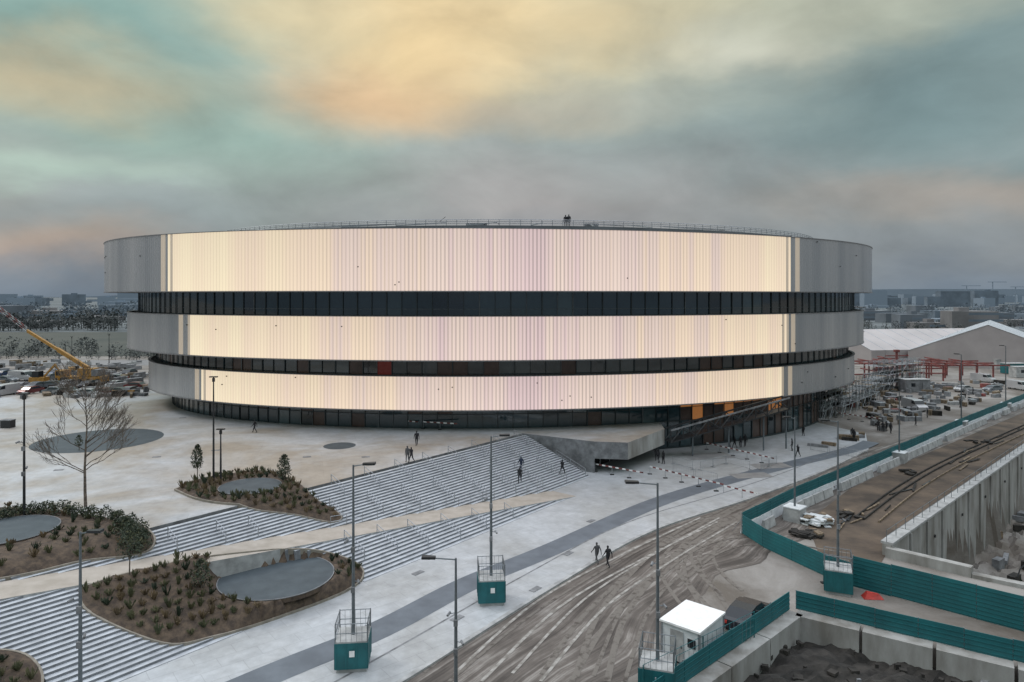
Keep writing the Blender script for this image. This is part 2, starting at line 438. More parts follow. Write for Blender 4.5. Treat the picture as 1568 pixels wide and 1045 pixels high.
mb.obj('ramp_handrail')

# ---------------------------------------------------------------- arena
TH=math.radians(9); CY=133.0
def epts(cx,a,b_,n,cy=CY,th=TH):
    P=[]; co,si=math.cos(th),math.sin(th)
    for i in range(n):
        p=2*math.pi*i/n; x=a*math.cos(p); y=b_*math.sin(p)
        P.append((cx+x*co-y*si,cy+x*si+y*co))
    return P
def fit(Lp,Rp,b_):
    l=(Lp-784)/F; r=(Rp-784)/F; cx=0;a=65
    for _ in range(60):
        P=epts(cx,a,b_,720); v=[p[0]/p[1] for p in P]; mn,mxx=min(v),max(v)
        cx+=((l+r)-(mn+mxx))/2*110; a+=((r-l)-(mxx-mn))/2*110
    return cx,a
arena=empty('arena_building')
M_metal,nt,b=nodes('satin_aluminium'); N=nt.nodes; L=nt.links
uv=N.new('ShaderNodeUVMap'); uv.uv_map='UVMap'; mp=N.new('ShaderNodeMapping'); mp.inputs['Scale'].default_value=(.22,.02,1); L.new(uv.outputs[0],mp.inputs[0])
n1=N.new('ShaderNodeTexNoise'); n1.inputs['Scale'].default_value=1; n1.inputs['Detail'].default_value=5; L.new(mp.outputs[0],n1.inputs['Vector'])
cr=N.new('ShaderNodeValToRGB'); cr.color_ramp.elements[0].position=.32; cr.color_ramp.elements[0].color=(.30,.315,.335,1); cr.color_ramp.elements[1].position=.68; cr.color_ramp.elements[1].color=(.47,.47,.475,1)
L.new(n1.outputs['Fac'],cr.inputs[0]); L.new(cr.outputs[0],b.inputs['Base Color']); b.inputs['Metallic'].default_value=.55; b.inputs['Roughness'].default_value=.27
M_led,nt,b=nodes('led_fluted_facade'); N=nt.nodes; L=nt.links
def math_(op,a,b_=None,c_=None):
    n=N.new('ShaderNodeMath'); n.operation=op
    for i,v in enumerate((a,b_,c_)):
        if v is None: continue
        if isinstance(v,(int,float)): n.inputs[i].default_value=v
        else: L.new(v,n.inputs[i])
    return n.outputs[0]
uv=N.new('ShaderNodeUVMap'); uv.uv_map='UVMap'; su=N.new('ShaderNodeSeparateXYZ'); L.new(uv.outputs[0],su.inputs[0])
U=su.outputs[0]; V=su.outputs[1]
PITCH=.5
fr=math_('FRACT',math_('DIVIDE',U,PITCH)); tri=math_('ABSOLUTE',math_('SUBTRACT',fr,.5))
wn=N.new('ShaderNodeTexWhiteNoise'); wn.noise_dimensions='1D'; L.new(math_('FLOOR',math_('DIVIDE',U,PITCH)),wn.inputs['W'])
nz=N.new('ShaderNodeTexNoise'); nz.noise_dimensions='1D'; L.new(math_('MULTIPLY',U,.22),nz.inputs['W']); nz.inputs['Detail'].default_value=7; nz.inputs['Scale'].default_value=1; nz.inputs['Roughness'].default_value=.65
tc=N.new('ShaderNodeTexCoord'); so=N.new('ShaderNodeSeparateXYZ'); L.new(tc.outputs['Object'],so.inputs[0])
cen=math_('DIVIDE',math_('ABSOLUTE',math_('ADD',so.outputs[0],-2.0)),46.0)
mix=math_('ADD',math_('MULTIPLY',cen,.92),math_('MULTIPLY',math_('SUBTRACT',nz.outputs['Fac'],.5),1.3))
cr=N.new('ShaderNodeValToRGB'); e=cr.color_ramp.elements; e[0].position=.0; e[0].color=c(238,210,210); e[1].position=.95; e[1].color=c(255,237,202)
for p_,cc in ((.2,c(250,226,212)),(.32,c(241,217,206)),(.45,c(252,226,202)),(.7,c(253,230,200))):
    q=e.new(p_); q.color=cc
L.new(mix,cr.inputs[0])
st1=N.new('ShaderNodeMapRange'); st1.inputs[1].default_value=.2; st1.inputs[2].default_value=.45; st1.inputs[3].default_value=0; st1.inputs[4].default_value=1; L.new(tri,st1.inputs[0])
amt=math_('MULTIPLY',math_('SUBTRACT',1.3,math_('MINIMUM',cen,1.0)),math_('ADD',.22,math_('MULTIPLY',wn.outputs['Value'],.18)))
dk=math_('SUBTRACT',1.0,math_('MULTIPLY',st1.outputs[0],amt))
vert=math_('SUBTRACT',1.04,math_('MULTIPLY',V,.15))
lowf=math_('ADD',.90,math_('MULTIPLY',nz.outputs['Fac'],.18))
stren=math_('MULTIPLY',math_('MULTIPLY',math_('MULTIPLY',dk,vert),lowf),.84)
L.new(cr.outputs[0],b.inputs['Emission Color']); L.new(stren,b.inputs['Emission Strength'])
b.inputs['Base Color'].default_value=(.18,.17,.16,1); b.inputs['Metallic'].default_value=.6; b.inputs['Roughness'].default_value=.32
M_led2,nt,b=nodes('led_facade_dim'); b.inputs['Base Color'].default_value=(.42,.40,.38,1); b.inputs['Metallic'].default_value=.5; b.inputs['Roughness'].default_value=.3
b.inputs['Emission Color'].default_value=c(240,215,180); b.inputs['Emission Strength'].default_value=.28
M_soff=pm('soffit_panel',(.12,.12,.125,1),.6,var=.1)
M_roof=pm('roof_membrane',(.12,.13,.14,1),.7,scale=.2)
M_edge=pm('edge_trim',(.22,.22,.23,1),.4,metal=.4)
rings=[('ring_upper',160,1335,47.5,22.6,30.35,(255,1210)),('ring_middle',195,1322,45.4,13.75,19.3,(285,1205)),('ring_lower',228,1308,43.3,7.05,11.4,(308,1200))]
geo={}
for nm,Lp,Rp,bb,za,zb,lit in rings:
    cx,a=fit(Lp,Rp,bb); geo[nm]=(cx,a,bb)
    base=epts(cx,a,bb,2000)
    per=[0]
    for i in range(2000):
        p=base[i]; q=base[(i+1)%2000]; per.append(per[-1]+math.hypot(q[0]-p[0],q[1]-p[1]))
    tot=per[-1]; nf=int(round(tot/PITCH)); sub=5; pts=[]; k=0
    for i in range(nf*sub):
        d=tot*i/(nf*sub)
        while per[k+1]<d: k+=1
        f=(d-per[k])/(per[k+1]-per[k]); p=base[k]; q=base[(k+1)%2000]
        x=p[0]+(q[0]-p[0])*f; y=p[1]+(q[1]-p[1])*f
        tx,ty=q[0]-p[0],q[1]-p[1]; l=math.hypot(tx,ty); nxx,nyy=ty/l,-tx/l
        ph=(i%sub)/sub; o=.045*math.sin(math.pi*ph)
        pts.append((x+nxx*o,y+nyy*o,d))
    mb=MB(); uvs=[]; n=len(pts)
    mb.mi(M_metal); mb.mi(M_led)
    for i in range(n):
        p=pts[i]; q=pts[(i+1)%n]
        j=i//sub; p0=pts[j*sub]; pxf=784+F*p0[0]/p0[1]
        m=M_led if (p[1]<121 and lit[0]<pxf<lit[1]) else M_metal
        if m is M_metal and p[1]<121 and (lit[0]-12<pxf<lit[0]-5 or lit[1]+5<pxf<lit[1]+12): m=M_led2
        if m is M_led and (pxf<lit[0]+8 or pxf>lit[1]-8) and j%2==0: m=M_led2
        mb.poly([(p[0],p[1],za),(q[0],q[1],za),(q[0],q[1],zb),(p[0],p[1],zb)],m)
        u0=i*PITCH/sub; u1=(i+1)*PITCH/sub
        uvs+=[(u0,0),(u1,0),(u1,1),(u0,1)]
    me=mb.mesh(nm); ul=me.uv_layers.new(name='UVMap')
    for i,u in enumerate(uvs): ul.data[i].uv=u
    o=bpy.data.objects.new(nm+'_facade',me); scene.collection.objects.link(o); o.parent=arena
    mb=MB(); n=360
    o1=epts(cx,a+.14,bb+.14,n); i1=epts(cx,a-.3,bb-.3,n); inn=epts(cx+1.5,a-9,bb-8,n)
    for i in range(n):
        j=(i+1)%n
        for z0_,z1_,mt in ((za-.14,za-.005,M_edge),(zb+.005,zb+.10,M_edge)):
            mb.poly([o1[i]+(z0_,),o1[j]+(z0_,),o1[j]+(z1_,),o1[i]+(z1_,)],mt)
            for zz_ in (z0_,z1_): mb.poly([o1[i]+(zz_,),o1[j]+(zz_,),i1[j]+(zz_,),i1[i]+(zz_,)],mt)
        mb.poly([i1[i]+(za-.05,),i1[j]+(za-.05,),inn[j]+(za-.05,),inn[i]+(za-.05,)],M_soff)
        mb.poly([i1[i]+(zb-.1,),i1[j]+(zb-.1,),inn[j]+(zb-.1,),inn[i]+(zb-.1,)],M_roof)
    for _ in range(26):
        i=R.randrange(len(pts)); p=pts[i]
        if p[1]<CY: mb.box(p[0],p[1]-.08,R.uniform(za+.3,zb-.3),.14,.14,.14,M_dark)
    mb.obj(nm+'_trim',arena)
GL=[pm('glass_%d'%i,col,.05,var=.06,scale=.4,spec=.9) for i,col in enumerate([(.020,.040,.050,1),(.034,.062,.074,1),(.010,.018,.024,1),(.060,.098,.11,1)])]
M_warmglass=pm('lit_interior',(.12,.07,.04,1),.3,emit=c(215,140,75),es=.30)
M_brown=pm('interior_brown',(.085,.055,.045,1),.2,scale=.6)
M_redlit=pm('red_interior',(.08,.02,.018,1),.2,emit=c(190,40,25),es=.06)
M_mull=pm('mullion',(.035,.05,.055,1),.4,metal=.3)
M_mullL=pm('mullion_light',(.12,.14,.15,1),.4,metal=.4)
def glassband(nm,Lp,Rp,bb,za,zb,step,transom):
    cx,a=fit(Lp,Rp,bb); n=int(2*math.pi*math.sqrt((a*a+bb*bb)/2)/step); n+=n%2; P=epts(cx,a,bb,n); Q=epts(cx,a+.10,bb+.10,n)
    mb=MB(); mm=MB(); last=GL[0]
    for i in range(n):
        j=(i+1)%n; p,q=P[i],P[j]
        px=784+F*p[0]/p[1]
        levels=[za]+transom+[zb]
        for z_a,z_b in zip(levels,levels[1:]):
            r=R.random(); m=GL[0] if r<.5 else GL[1] if r<.78 else GL[2] if r<.94 else GL[3]
            if R.random()<.5: m=last
            last=m
            if nm=='glazing_ground' and z_a>=3.9 and 1030<px<1200 and p[1]<CY: m=M_warmglass if R.random()<.6 else M_brown
            elif nm=='glazing_ground' and p[1]<CY and px>1060 and R.random()<.35: m=M_brown
            elif nm=='glazing_ground' and p[1]<CY and R.random()<.10: m=M_brown
            if nm=='glazing_lower' and p[1]<CY and (562<px<582): m=M_redlit
            if nm=='glazing_lower' and p[1]<CY and R.random()<.12: m=M_brown
            mb.poly([p+(z_a,),q+(z_a,),q+(z_b,),p+(z_b,)],m)
        if p[1]<CY+10:
            w=.06 if i%2 else .12
            an=math.atan2(q[1]-p[1],q[0]-p[0])
            mm.box(Q[i][0],Q[i][1],(za+zb)/2,w,.10,zb-za,M_mullL if (R.random()<.15) else M_mull,rot=an)
            for tz in transom: mm.beam(Q[i]+(tz,),Q[j]+(tz,),.06,.08,M_mull)
            mm.beam(Q[i]+(za+.12,),Q[j]+(za+.12,),.12,.24,M_mull)
    mb.obj(nm,arena); mm.obj(nm+'_mullions',arena)
glassband('glazing_upper',213,1307,43.8,19.15,22.6,1.75,[])
glassband('glazing_lower',240,1298,41.9,11.25,13.75,1.75,[])
glassband('glazing_ground',265,1262,39.8,0.1,7.05,1.75,[4.0,5.9])
mb=MB(); cx,a=fit(213,1307,43.8); P=epts(cx,a+.06,43.86,240)
for i in range(240):
    if P[i][1]<CY: mb.beam(P[i]+(20.25,),P[(i+1)%240]+(20.25,),.05,.06,M_mullL)
mb.obj('gallery_handrail',arena)
cx,a=fit(330,1245,39.8)
mb=MB(); n=240; P=epts(cx,a,39.8,n); Pi=epts(cx,a-12,30,n); Pi2=epts(cx,a-26,18,n)
for i in range(n):
    j=(i+1)%n
    mb.poly([P[i]+(30.2,),P[j]+(30.2,),P[j]+(31.55,),P[i]+(31.55,)],M_roof)
    mb.poly([P[i]+(31.55,),P[j]+(31.55,),Pi[j]+(31.9,),Pi[i]+(31.9,)],M_roof)
    mb.poly([Pi[i]+(31.9,),Pi[j]+(31.9,),Pi2[j]+(32.3,),Pi2[i]+(32.3,)],M_roof)
    if P[i][1]<CY+5:
        for z in (31.85,32.1,32.35): mb.tube(P[i]+(z,),P[j]+(z,),.04,.04,M_steel,4)
        mb.tube(P[i]+(31.5,),P[i]+(32.35,),.04,.04,M_steel,4)
mb.poly([p+(32.3,) for p in Pi2],M_roof)
for k in range(14):
    i=int(n*(.58+.36*k/14)); p=P[i%n]; q=P[(i+3)%n]; p2=Pi[(i+2)%n]
    mb.beam(p+(31.6,),p2+(33.0,),.16,.16,M_steel)
    if k%2: mb.beam(q+(31.7,),p2+(33.0,),.12,.12,M_concd)
for px,w in ((730,3.0),(905,2.0)):
    y=99; x=(px-784)/F*y; mb.box(x,y,32.1,w,1.5,.6,M_concd); 
mb.beam((-10.0,94.2,32.2),(-9.2,94.4,32.9),.08,.08,M_dark)
mb.obj('roof_terrace',arena)

# ---------------------------------------------------------------- walkway truss
mb=MB()
a=Vector((21.0,92.0,2.35)); b_=Vector((39.2,97.6,5.9)); d=(b_-a); nseg=10
side=Vector((d.y,-d.x,0)).normalized()
mb.beam(a,b_,1.5,.1,M_dark)
for sg in (-1,1):
    o_=side*sg*.8
    mb.beam(a+o_,b_+o_,.14,.18,M_dark)
    mb.beam(a+o_+Vector((0,0,1.6)),b_+o_+Vector((0,0,1.6)),.14,.20,M_concd if sg>0 else M_dark)
    for k in range(nseg+1):
        p=a+d*k/nseg+o_; mb.tube(p,p+Vector((0,0,1.6)),.09,.09,M_dark,5)
        if k<nseg:
            q=a+d*(k+1)/nseg+o_
            mb.tube(p+Vector((0,0,1.6 if k%2 else 0)),q+Vector((0,0,0 if k%2 else 1.6)),.08,.08,M_dark,5)
for k in (2,5,8,10):
    p=a+d*k/nseg; mb.tube((p.x,p.y,.1),p,.12,.12,M_pole,6)
mb.obj('steel_footbridge')
def scaffold(x,y,rot,nx_,ny_,nz_,dx=2.2,dy=1.2,dz=1.9,boards=True):
    mb=MB(); co,si=math.cos(rot),math.sin(rot)
    def q(i,j,k): a=i*dx; b2=j*dy; return (x+a*co-b2*si,y+a*si+b2*co,.0+k*dz)
    for i in range(nx_+1):
        for j in range(ny_+1):
            mb.tube(q(i,j,0),q(i,j,nz_+.5),.05,.05,M_steel,4)
            for k in range(1,nz_+1):
                if i<nx_: mb.tube(q(i,j,k),q(i+1,j,k),.04,.04,M_steel,4); mb.tube(q(i,j,k+.45),q(i+1,j,k+.45),.03,.03,M_steel,4)
                if j<ny_: mb.tube(q(i,j,k),q(i,j+1,k),.04,.04,M_steel,4)
    for k in range(1,nz_+1):
        for i in range(nx_):
            if R.random()<.85:
                p=[q(i,0,k),q(i+1,0,k),q(i+1,ny_,k),q(i,ny_,k)]
                mb.poly([(v[0],v[1],v[2]+.06) for v in p],M_wood if R.random()<.3 else M_concd)
        for i in range(0,nx_,2): mb.tube(q(i,0,k-1),q(i+1,0,k),.03,.03,M_steel,4)
    return mb.obj('scaffolding')
X,Y=g(1222,655); scaffold(X,Y,.75,9,1,3)
X,Y=g(1290,640); scaffold(X,Y,.85,12,2,2)
X,Y=g(1330,612); scaffold(X,Y,.8,10,2,2)
scaffold(86,158,.6,9,2,3); X,Y=g(1345,600); scaffold(X,Y,.5,8,3,3); X,Y=g(1260,648); scaffold(X,Y,.9,8,2,2)

# ---------------------------------------------------------------- planting beds
M_curb=pm('planter_kerb',(.24,.215,.18,1),.8,scale=2)
def island(name,P2,off=.32,plants=1.0,rows=.95,excl=None,mound=None):
    par=empty(name)
    def sz(x,y):
        z=zf(x,y)+off
        if mound:
            mx_,my_,mr_,mz_=mound; dd=math.hypot(x-mx_,y-my_)
            if dd<mr_+.05: return mz_-.10
            f=min(1,(dd-mr_)/1.0)
            if z>mz_: z=mz_-.1+(z-mz_+.1)*f
            z=max(z,mz_-.02-max(0,dd-mr_-.35)*.5)
        return z
    pts=[Vector(p) for p in P2]; nb=len(pts)
    x0=min(p[0] for p in P2); x1=max(p[0] for p in P2); y0=min(p[1] for p in P2); y1=max(p[1] for p in P2)
    x=x0
    while x<x1:
        y=y0
        while y<y1:
            a_,b2=x+R.uniform(-.08,.08),y+R.uniform(-.08,.08)
            if inside(a_,b2,P2) and min((a_-q[0])**2+(b2-q[1])**2 for q in P2)>.06: pts.append(Vector((a_,b2)))
            y+=.42
        x+=.42
    if mound:
        for k in range(48):
            for rr in (mound[2]+.02,mound[2]+.12,mound[2]+.35):
                a_=mound[0]+rr*math.cos(k*math.pi/24); b2=mound[1]+rr*math.sin(k*math.pi/24)
                if inside(a_,b2,P2): pts.append(Vector((a_,b2)))
    res=delaunay_2d_cdt(pts,[(i,(i+1)%nb) for i in range(nb)],[],1,1e-4)
    V=[]
    for v in res[0]:
        bd=min((v.x-q[0])**2+(v.y-q[1])**2 for q in P2)<.01
        V.append((v.x,v.y,zf(v.x,v.y)+.14 if bd else sz(v.x,v.y)+R.uniform(-.03,.03)))
    me=bpy.data.meshes.new('soil'); me.from_pydata(V,[],[tuple(f) for f in res[2]]); me.materials.append(M_mulch)
    for p in me.polygons: p.use_smooth=True
    o=bpy.data.objects.new('soil',me); scene.collection.objects.link(o); o.parent=par
    mb=MB(); n=len(P2)
    for i in range(n):
        a=P2[i]; b_=P2[(i+1)%n]
        mb.beam((a[0],a[1],zf(*a)-.05),(b_[0],b_[1],zf(*b_)-.05),.14,.46,M_curb)
    mb.obj('kerb_edge',par)
    mb=MB(); ss=[st(*p) for p in P2]
    s0=min(q[0] for q in ss); s1=max(q[0] for q in ss); t0=min(q[1] for q in ss); t1=max(q[1] for q in ss)
    s=s0; row=0
    while s<s1:
        t=t0+(row%2)*.4
        while t<t1:
            x,y=xy(s+R.uniform(-.12,.12),t+R.uniform(-.12,.12)); t+=rows*.85
            if not inside(x,y,P2) or (excl and any((x-e[0])**2+(y-e[1])**2<e[2]**2 for e in excl)): continue
            if min((x-q[0])**2+(y-q[1])**2 for q in P2)<.12 or R.random()>plants: continue
            z=sz(x,y); h=R.uniform(.30,.7); m=M_leaf2 if R.random()<.5 else M_leaf3 if R.random()<.7 else M_leaf
            for q in range(18):
                an=R.uniform(0,6.28); rr=R.uniform(.05,.36); hh=h*R.uniform(.6,1.1)
                bx,by=x+math.cos(an)*.06,y+math.sin(an)*.06; tx,ty=x+math.cos(an)*rr,y+math.sin(an)*rr
                w=.055; ca,sa=math.cos(an+1.57)*w,math.sin(an+1.57)*w
                mb.poly([(bx-ca,by-sa,z-.03),(bx+ca,by+sa,z-.03),(tx+ca,ty+sa,z+hh*.7),(tx,ty,z+hh)],m)
                if q%2: mb.leaf((tx,ty,z+hh*.6),.10,m)
        s+=rows; row+=1
    mb.obj('planting',par)
def flat_disc(name,cx,cy,r,zc,n=56,sk=.35):
    mb=MB(); P=[]
    for i in range(n):
        a=2*math.pi*i/n; P.append(Vector((cx+r*math.cos(a),cy+r*math.sin(a),zc)))
    mb.poly(P,M_rubber)
    for i in range(n):
        a=P[i]; b_=P[(i+1)%n]; mb.beam(a,b_,.06,.05,M_concd); mb.poly([a,b_,b_-Vector((0,0,sk)),a-Vector((0,0,sk))],M_mulch)
    mb.obj(name)
zA=1.35
dn=(H-zA)*F/(920-HY); df=(H-zA)*F/(850-HY); cA=((424-784)/F*(dn+df)/2,(dn+df)/2); rA=(df-dn)/2
island('planting_bed',ISL[0],rows=.86,excl=[(cA[0],cA[1],rA+.2)],mound=(cA[0],cA[1],rA,zA))
flat_disc('play_mat',cA[0],cA[1],rA,zA)
cB=G(383,744,.4)
island('planting_bed',ISL[1],rows=.8,excl=[(cB.x,cB.y,2.9)],mound=(cB.x,cB.y,2.75,4.34))
flat_disc('play_mat',cB.x,cB.y,2.75,4.36)
cC=G(10,812,.4)
island('planting_bed',ISL[2],rows=1.1,plants=.6,excl=[(cC.x,cC.y,3.6)])
flat_disc('play_mat',cC.x,cC.y,3.4,4.42)
island('planting_bed',ISL[3],rows=.9)
mb=MB()
for (px,py,r) in [(152,674,7.2),(520,683,1.9)]:
    x,y=g(px,py,4); mb.poly([(x+r*math.cos(2*math.pi*i/40),y+r*math.sin(2*math.pi*i/40),4.012) for i in range(40)],M_rubber)
mb.obj('ground_mat')

# ---------------------------------------------------------------- vegetation
def topiary(px,py,h,cr_,trunk,off=.3,name='small_tree',dens=420,z=None):
    p=G(px,py,0); mb=MB(); z0_=p.z+off*.6
    mb.tube((p.x,p.y,z0_-.3),(p.x+.04,p.y,z0_+trunk+.3),.05,.035,M_bark,6)
    for k in range(5):
        an=k*1.26; mb.tube((p.x,p.y,z0_+trunk*.9),(p.x+math.cos(an)*cr_*.5,p.y+math.sin(an)*cr_*.5,z0_+trunk+(h-trunk)*.5),.025,.008,M_bark,4)
    for _ in range(dens):
        u=R.random()**.8; an=R.uniform(0,6.28); prof=math.sin(math.pi*min(1,.12+u*.85))**.6*(1-.35*u)
        rr=cr_*prof*(R.random()**.4)*(1+.2*math.sin(an*3+u*7))
        mb.leaf((p.x+math.cos(an)*rr,p.y+math.sin(an)*rr,z0_+trunk+(h-trunk)*u),.13,M_leaf if R.random()<.8 else M_leaf2)
    mb.obj(name)
topiary(302,742,3.6,.6,1.4,dens=700); topiary(435,743,2.7,.75,.4,name='evergreen_shrub',dens=700)
topiary(198,888,3.7,.8,1.3,dens=420); topiary(308,908,2.1,.8,.3,dens=420,name='evergreen_shrub')
topiary(121,690,1.6,.5,.3,dens=200,name='evergreen_shrub')
for px,py in [(4,797),(24,793),(46,790),(68,788),(90,789),(112,791),(135,794),(158,797),(178,801),(196,808),(210,818),(218,830),(186,812),(200,842),(204,830),(214,845),(192,822)]:
    p=G(px,py,.2); mb=MB(); r=R.uniform(.6,.95)
    for _ in range(300):
        v=Vector((R.gauss(0,1),R.gauss(0,1),R.gauss(0,1))).normalized()*(R.random()**.35)
        mb.leaf((p.x+v.x*r,p.y+v.y*r,p.z+.55+v.z*.65*r*(1+.3*math.sin(v.x*5))),.14,M_leaf if R.random()<.75 else M_leaf2)
    for k in range(4): mb.tube((p.x,p.y,p.z-.1),(p.x+R.uniform(-.3,.3),p.y+R.uniform(-.3,.3),p.z+.7),.03,.01,M_bark,4)
    mb.obj('evergreen_shrub')
def bare_tree(x,y,z,h,seed,mat=M_bark,depth=6,name='bare_tree',spread=.5):
    rr=random.Random(seed); mb=MB()
    def br(p,d,l,r,dep):
        mid=p+d*l*.5+Vector((rr.uniform(-.05,.05),rr.uniform(-.05,.05),rr.uniform(0,.06)))*l
        q=p+d*l; mb.tube(p,mid,r,r*.86,mat,5 if dep>3 else 3); mb.tube(mid,q,r*.86,r*.7,mat,5 if dep>3 else 3)
        if dep==0: return
        for k in range(3):
            ax=Vector((rr.uniform(-1,1),rr.uniform(-1,1),rr.uniform(-.3,.5))).normalized()
            nd=(d+ax*spread*rr.uniform(.6,1.3)+Vector((0,0,.14))).normalized()
            br(q if k<2 else p+d*l*rr.uniform(.5,.9),nd,l*rr.uniform(.62,.84),max(r*.62,.011),dep-1)
    P=Vector((x,y,z)); top=h; segs=9; r=.14*h/11
    for i in range(segs):
        q=P+Vector((rr.uniform(-.08,.08),rr.uniform(-.08,.08),top/segs*.92)); mb.tube(P,q,r*(1-i/segs*.85),r*(1-(i+1)/segs*.85),mat,7)
        if i>=2:
            for k in range(3 if i<6 else 5):
                an=rr.uniform(0,6.28); up=.45+.06*i
                br(P+(q-P)*rr.random(),Vector((math.cos(an),math.sin(an),up)).normalized(),h*.165*(1.12-i/segs*.5),r*.34*(1.1-i/segs*.6),depth-2)
        P=q
    mb.obj(name)
p=G(131,780,0); bare_tree(p.x,p.y,p.z+.2,10.5,3)

# ---------------------------------------------------------------- street lamps
def lamp(x,y,z,h,arm=1,rot=0,base=None,mat=M_pole,cams=True,name='street_lamp'):
    mb=MB(); zb=z
    if base=='teal':
        s=1.9
        mb.box(x,y,z+.12,s*.9,s*.9,.24,M_conc,rot); mb.box(x,y,z+.98,s,s,1.5,M_teald,rot)
        for k in (-.9,-.3,.3,.9):
            mb.box(x+k*math.cos(rot)*.98,y+k*math.sin(rot)*.98,z+.98,.07,s+.05,1.46,M_teal,rot); mb.box(x-k*math.sin(rot)*.98,y+k*math.cos(rot)*.98,z+.98,s+.05,.07,1.46,M_teal,rot)
        mb.box(x,y,z+1.77,s*.98,s*.98,.1,M_conc,rot)
        for h_ in (2.3,2.85):
            for k in range(4):
                a=rot+math.pi/4+k*math.pi/2; b2=a+math.pi/2; r_=s*.68
                mb.tube((x+r_*math.cos(a),y+r_*math.sin(a),z+h_),(x+r_*math.cos(b2),y+r_*math.sin(b2),z+h_),.025,.025,M_pole,4)
        for k in range(4):
            a=rot+math.pi/4+k*math.pi/2; r_=s*.68; mb.tube((x+r_*math.cos(a),y+r_*math.sin(a),z+1.75),(x+r_*math.cos(a),y+r_*math.sin(a),z+2.9),.03,.03,M_pole,4)
            b2=a+math.pi/2
            for q in range(1,6):
                f=q/6; xx=x+r_*(math.cos(a)*(1-f)+math.cos(b2)*f); yy=y+r_*(math.sin(a)*(1-f)+math.sin(b2)*f); mb.tube((xx,yy,z+1.8),(xx,yy,z+2.85),.012,.012,M_pole,3)
        mb.box(x+.15,y-s*.5-.06,z+1.15,.3,.02,.35,M_whitep,rot)
        zb=z+1.8
    elif base=='concrete':
        mb.box(x,y,z+.65,1.6,1.6,1.3,M_conc,rot); mb.box(x,y,z+1.35,1.7,1.7,.1,M_white,rot); zb=z+1.3
    else:
        mb.tube((x,y,z),(x,y,z+.25),.17,.15,mat,8)
    mb.tube((x,y,zb),(x,y,z+h*.5),.11,.09,mat,8); mb.tube((x,y,z+h*.5),(x,y,z+h),.088,.055,mat,8)
    if arm:
        ex=x+arm*1.2; mb.tube((x,y,z+h-.08),(ex,y-.15,z+h+.06),.04,.035,mat,6)
        c_=Vector((ex,y-.15,z+h+.07)); sg=1 if arm>0 else -1
        p=[(c_.x-.12*sg,c_.y-.12,c_.z-.05),(c_.x+.62*sg,c_.y-.2,c_.z-.02),(c_.x+.62*sg,c_.y+.2,c_.z-.02),(c_.x-.12*sg,c_.y+.12,c_.z-.05)]
        mb.hexa(p+[(a,b2,cc+.13) for a,b2,cc in p],M_dark)
        mb.poly([(p[1][0],p[1][1]+.04,p[1][2]-.01),(c_.x+.15*sg,c_.y-.12,c_.z-.06),(c_.x+.15*sg,c_.y+.12,c_.z-.06),(p[2][0],p[2][1]-.04,p[2][2]-.01)],M_whitep)
    else:
        mb.box(x,y,z+h+.04,.75,.3,.1,M_dark)
        mb.box(x,y,z+h-.25,.2,.2,.35,M_dark)
    if cams:
        for k,hh in enumerate((.42,.62)):
            sg=(-1)**k; mb.tube((x,y,z+h*hh),(x+.3*sg,y-.1,z+h*hh),.025,.025,mat,4); mb.tube((x+.3*sg,y-.1,z+h*hh+.08),(x+.42*sg,y-.35,z+h*hh),.07,.07,M_concd,7)
            mb.box(x,y-.12,z+h*hh-.5,.22,.14,.34,M_concd)
    return mb.obj(name)
def lamp_px(px,py,top,z=0,**k):
    x,y=g(px,py,z); zt=H-(top-HY)/F*y; return lamp(x,y,z,zt-z,**k)
lamp_px(541,1018,712,.12,arm=.6,base='teal',rot=.1)
lamp_px(752,920,668,.12,arm=.6,base='teal',rot=.1)
lamp_px(1283,905,645,0,arm=-.7,base='teal',rot=-.4)
lamp_px(1007,1062,740,0,arm=-1,base='teal',rot=-.3)
lamp_px(698,1075,855,0,arm=-1,base=None)
lamp_px(123,1085,815,.5,arm=.5,base=None)
lamp_px(1217,797,640,0,arm=-.5,base='concrete',rot=.8,cams=False)
lamp_px(1377,708,600,0,arm=-.5,base='concrete',rot=.8,cams=False)
lamp_px(1472,657,543,0,arm=-.5,base='concrete',rot=.8,cams=False)
lamp_px(1540,628,530,0,arm=-.5,base='concrete',rot=.8,cams=False)
for px,py,top,cm in [(37,797,604,True),(327,742,578,False),(338,745,658,False)]:
    lamp_px(px,py,top,4,arm=0,mat=M_dark,cams=cm)
lamp_px(167,556,512,4,arm=0,mat=M_dark,cams=False); lamp_px(110,548,516,4,arm=0,mat=M_dark,cams=False)

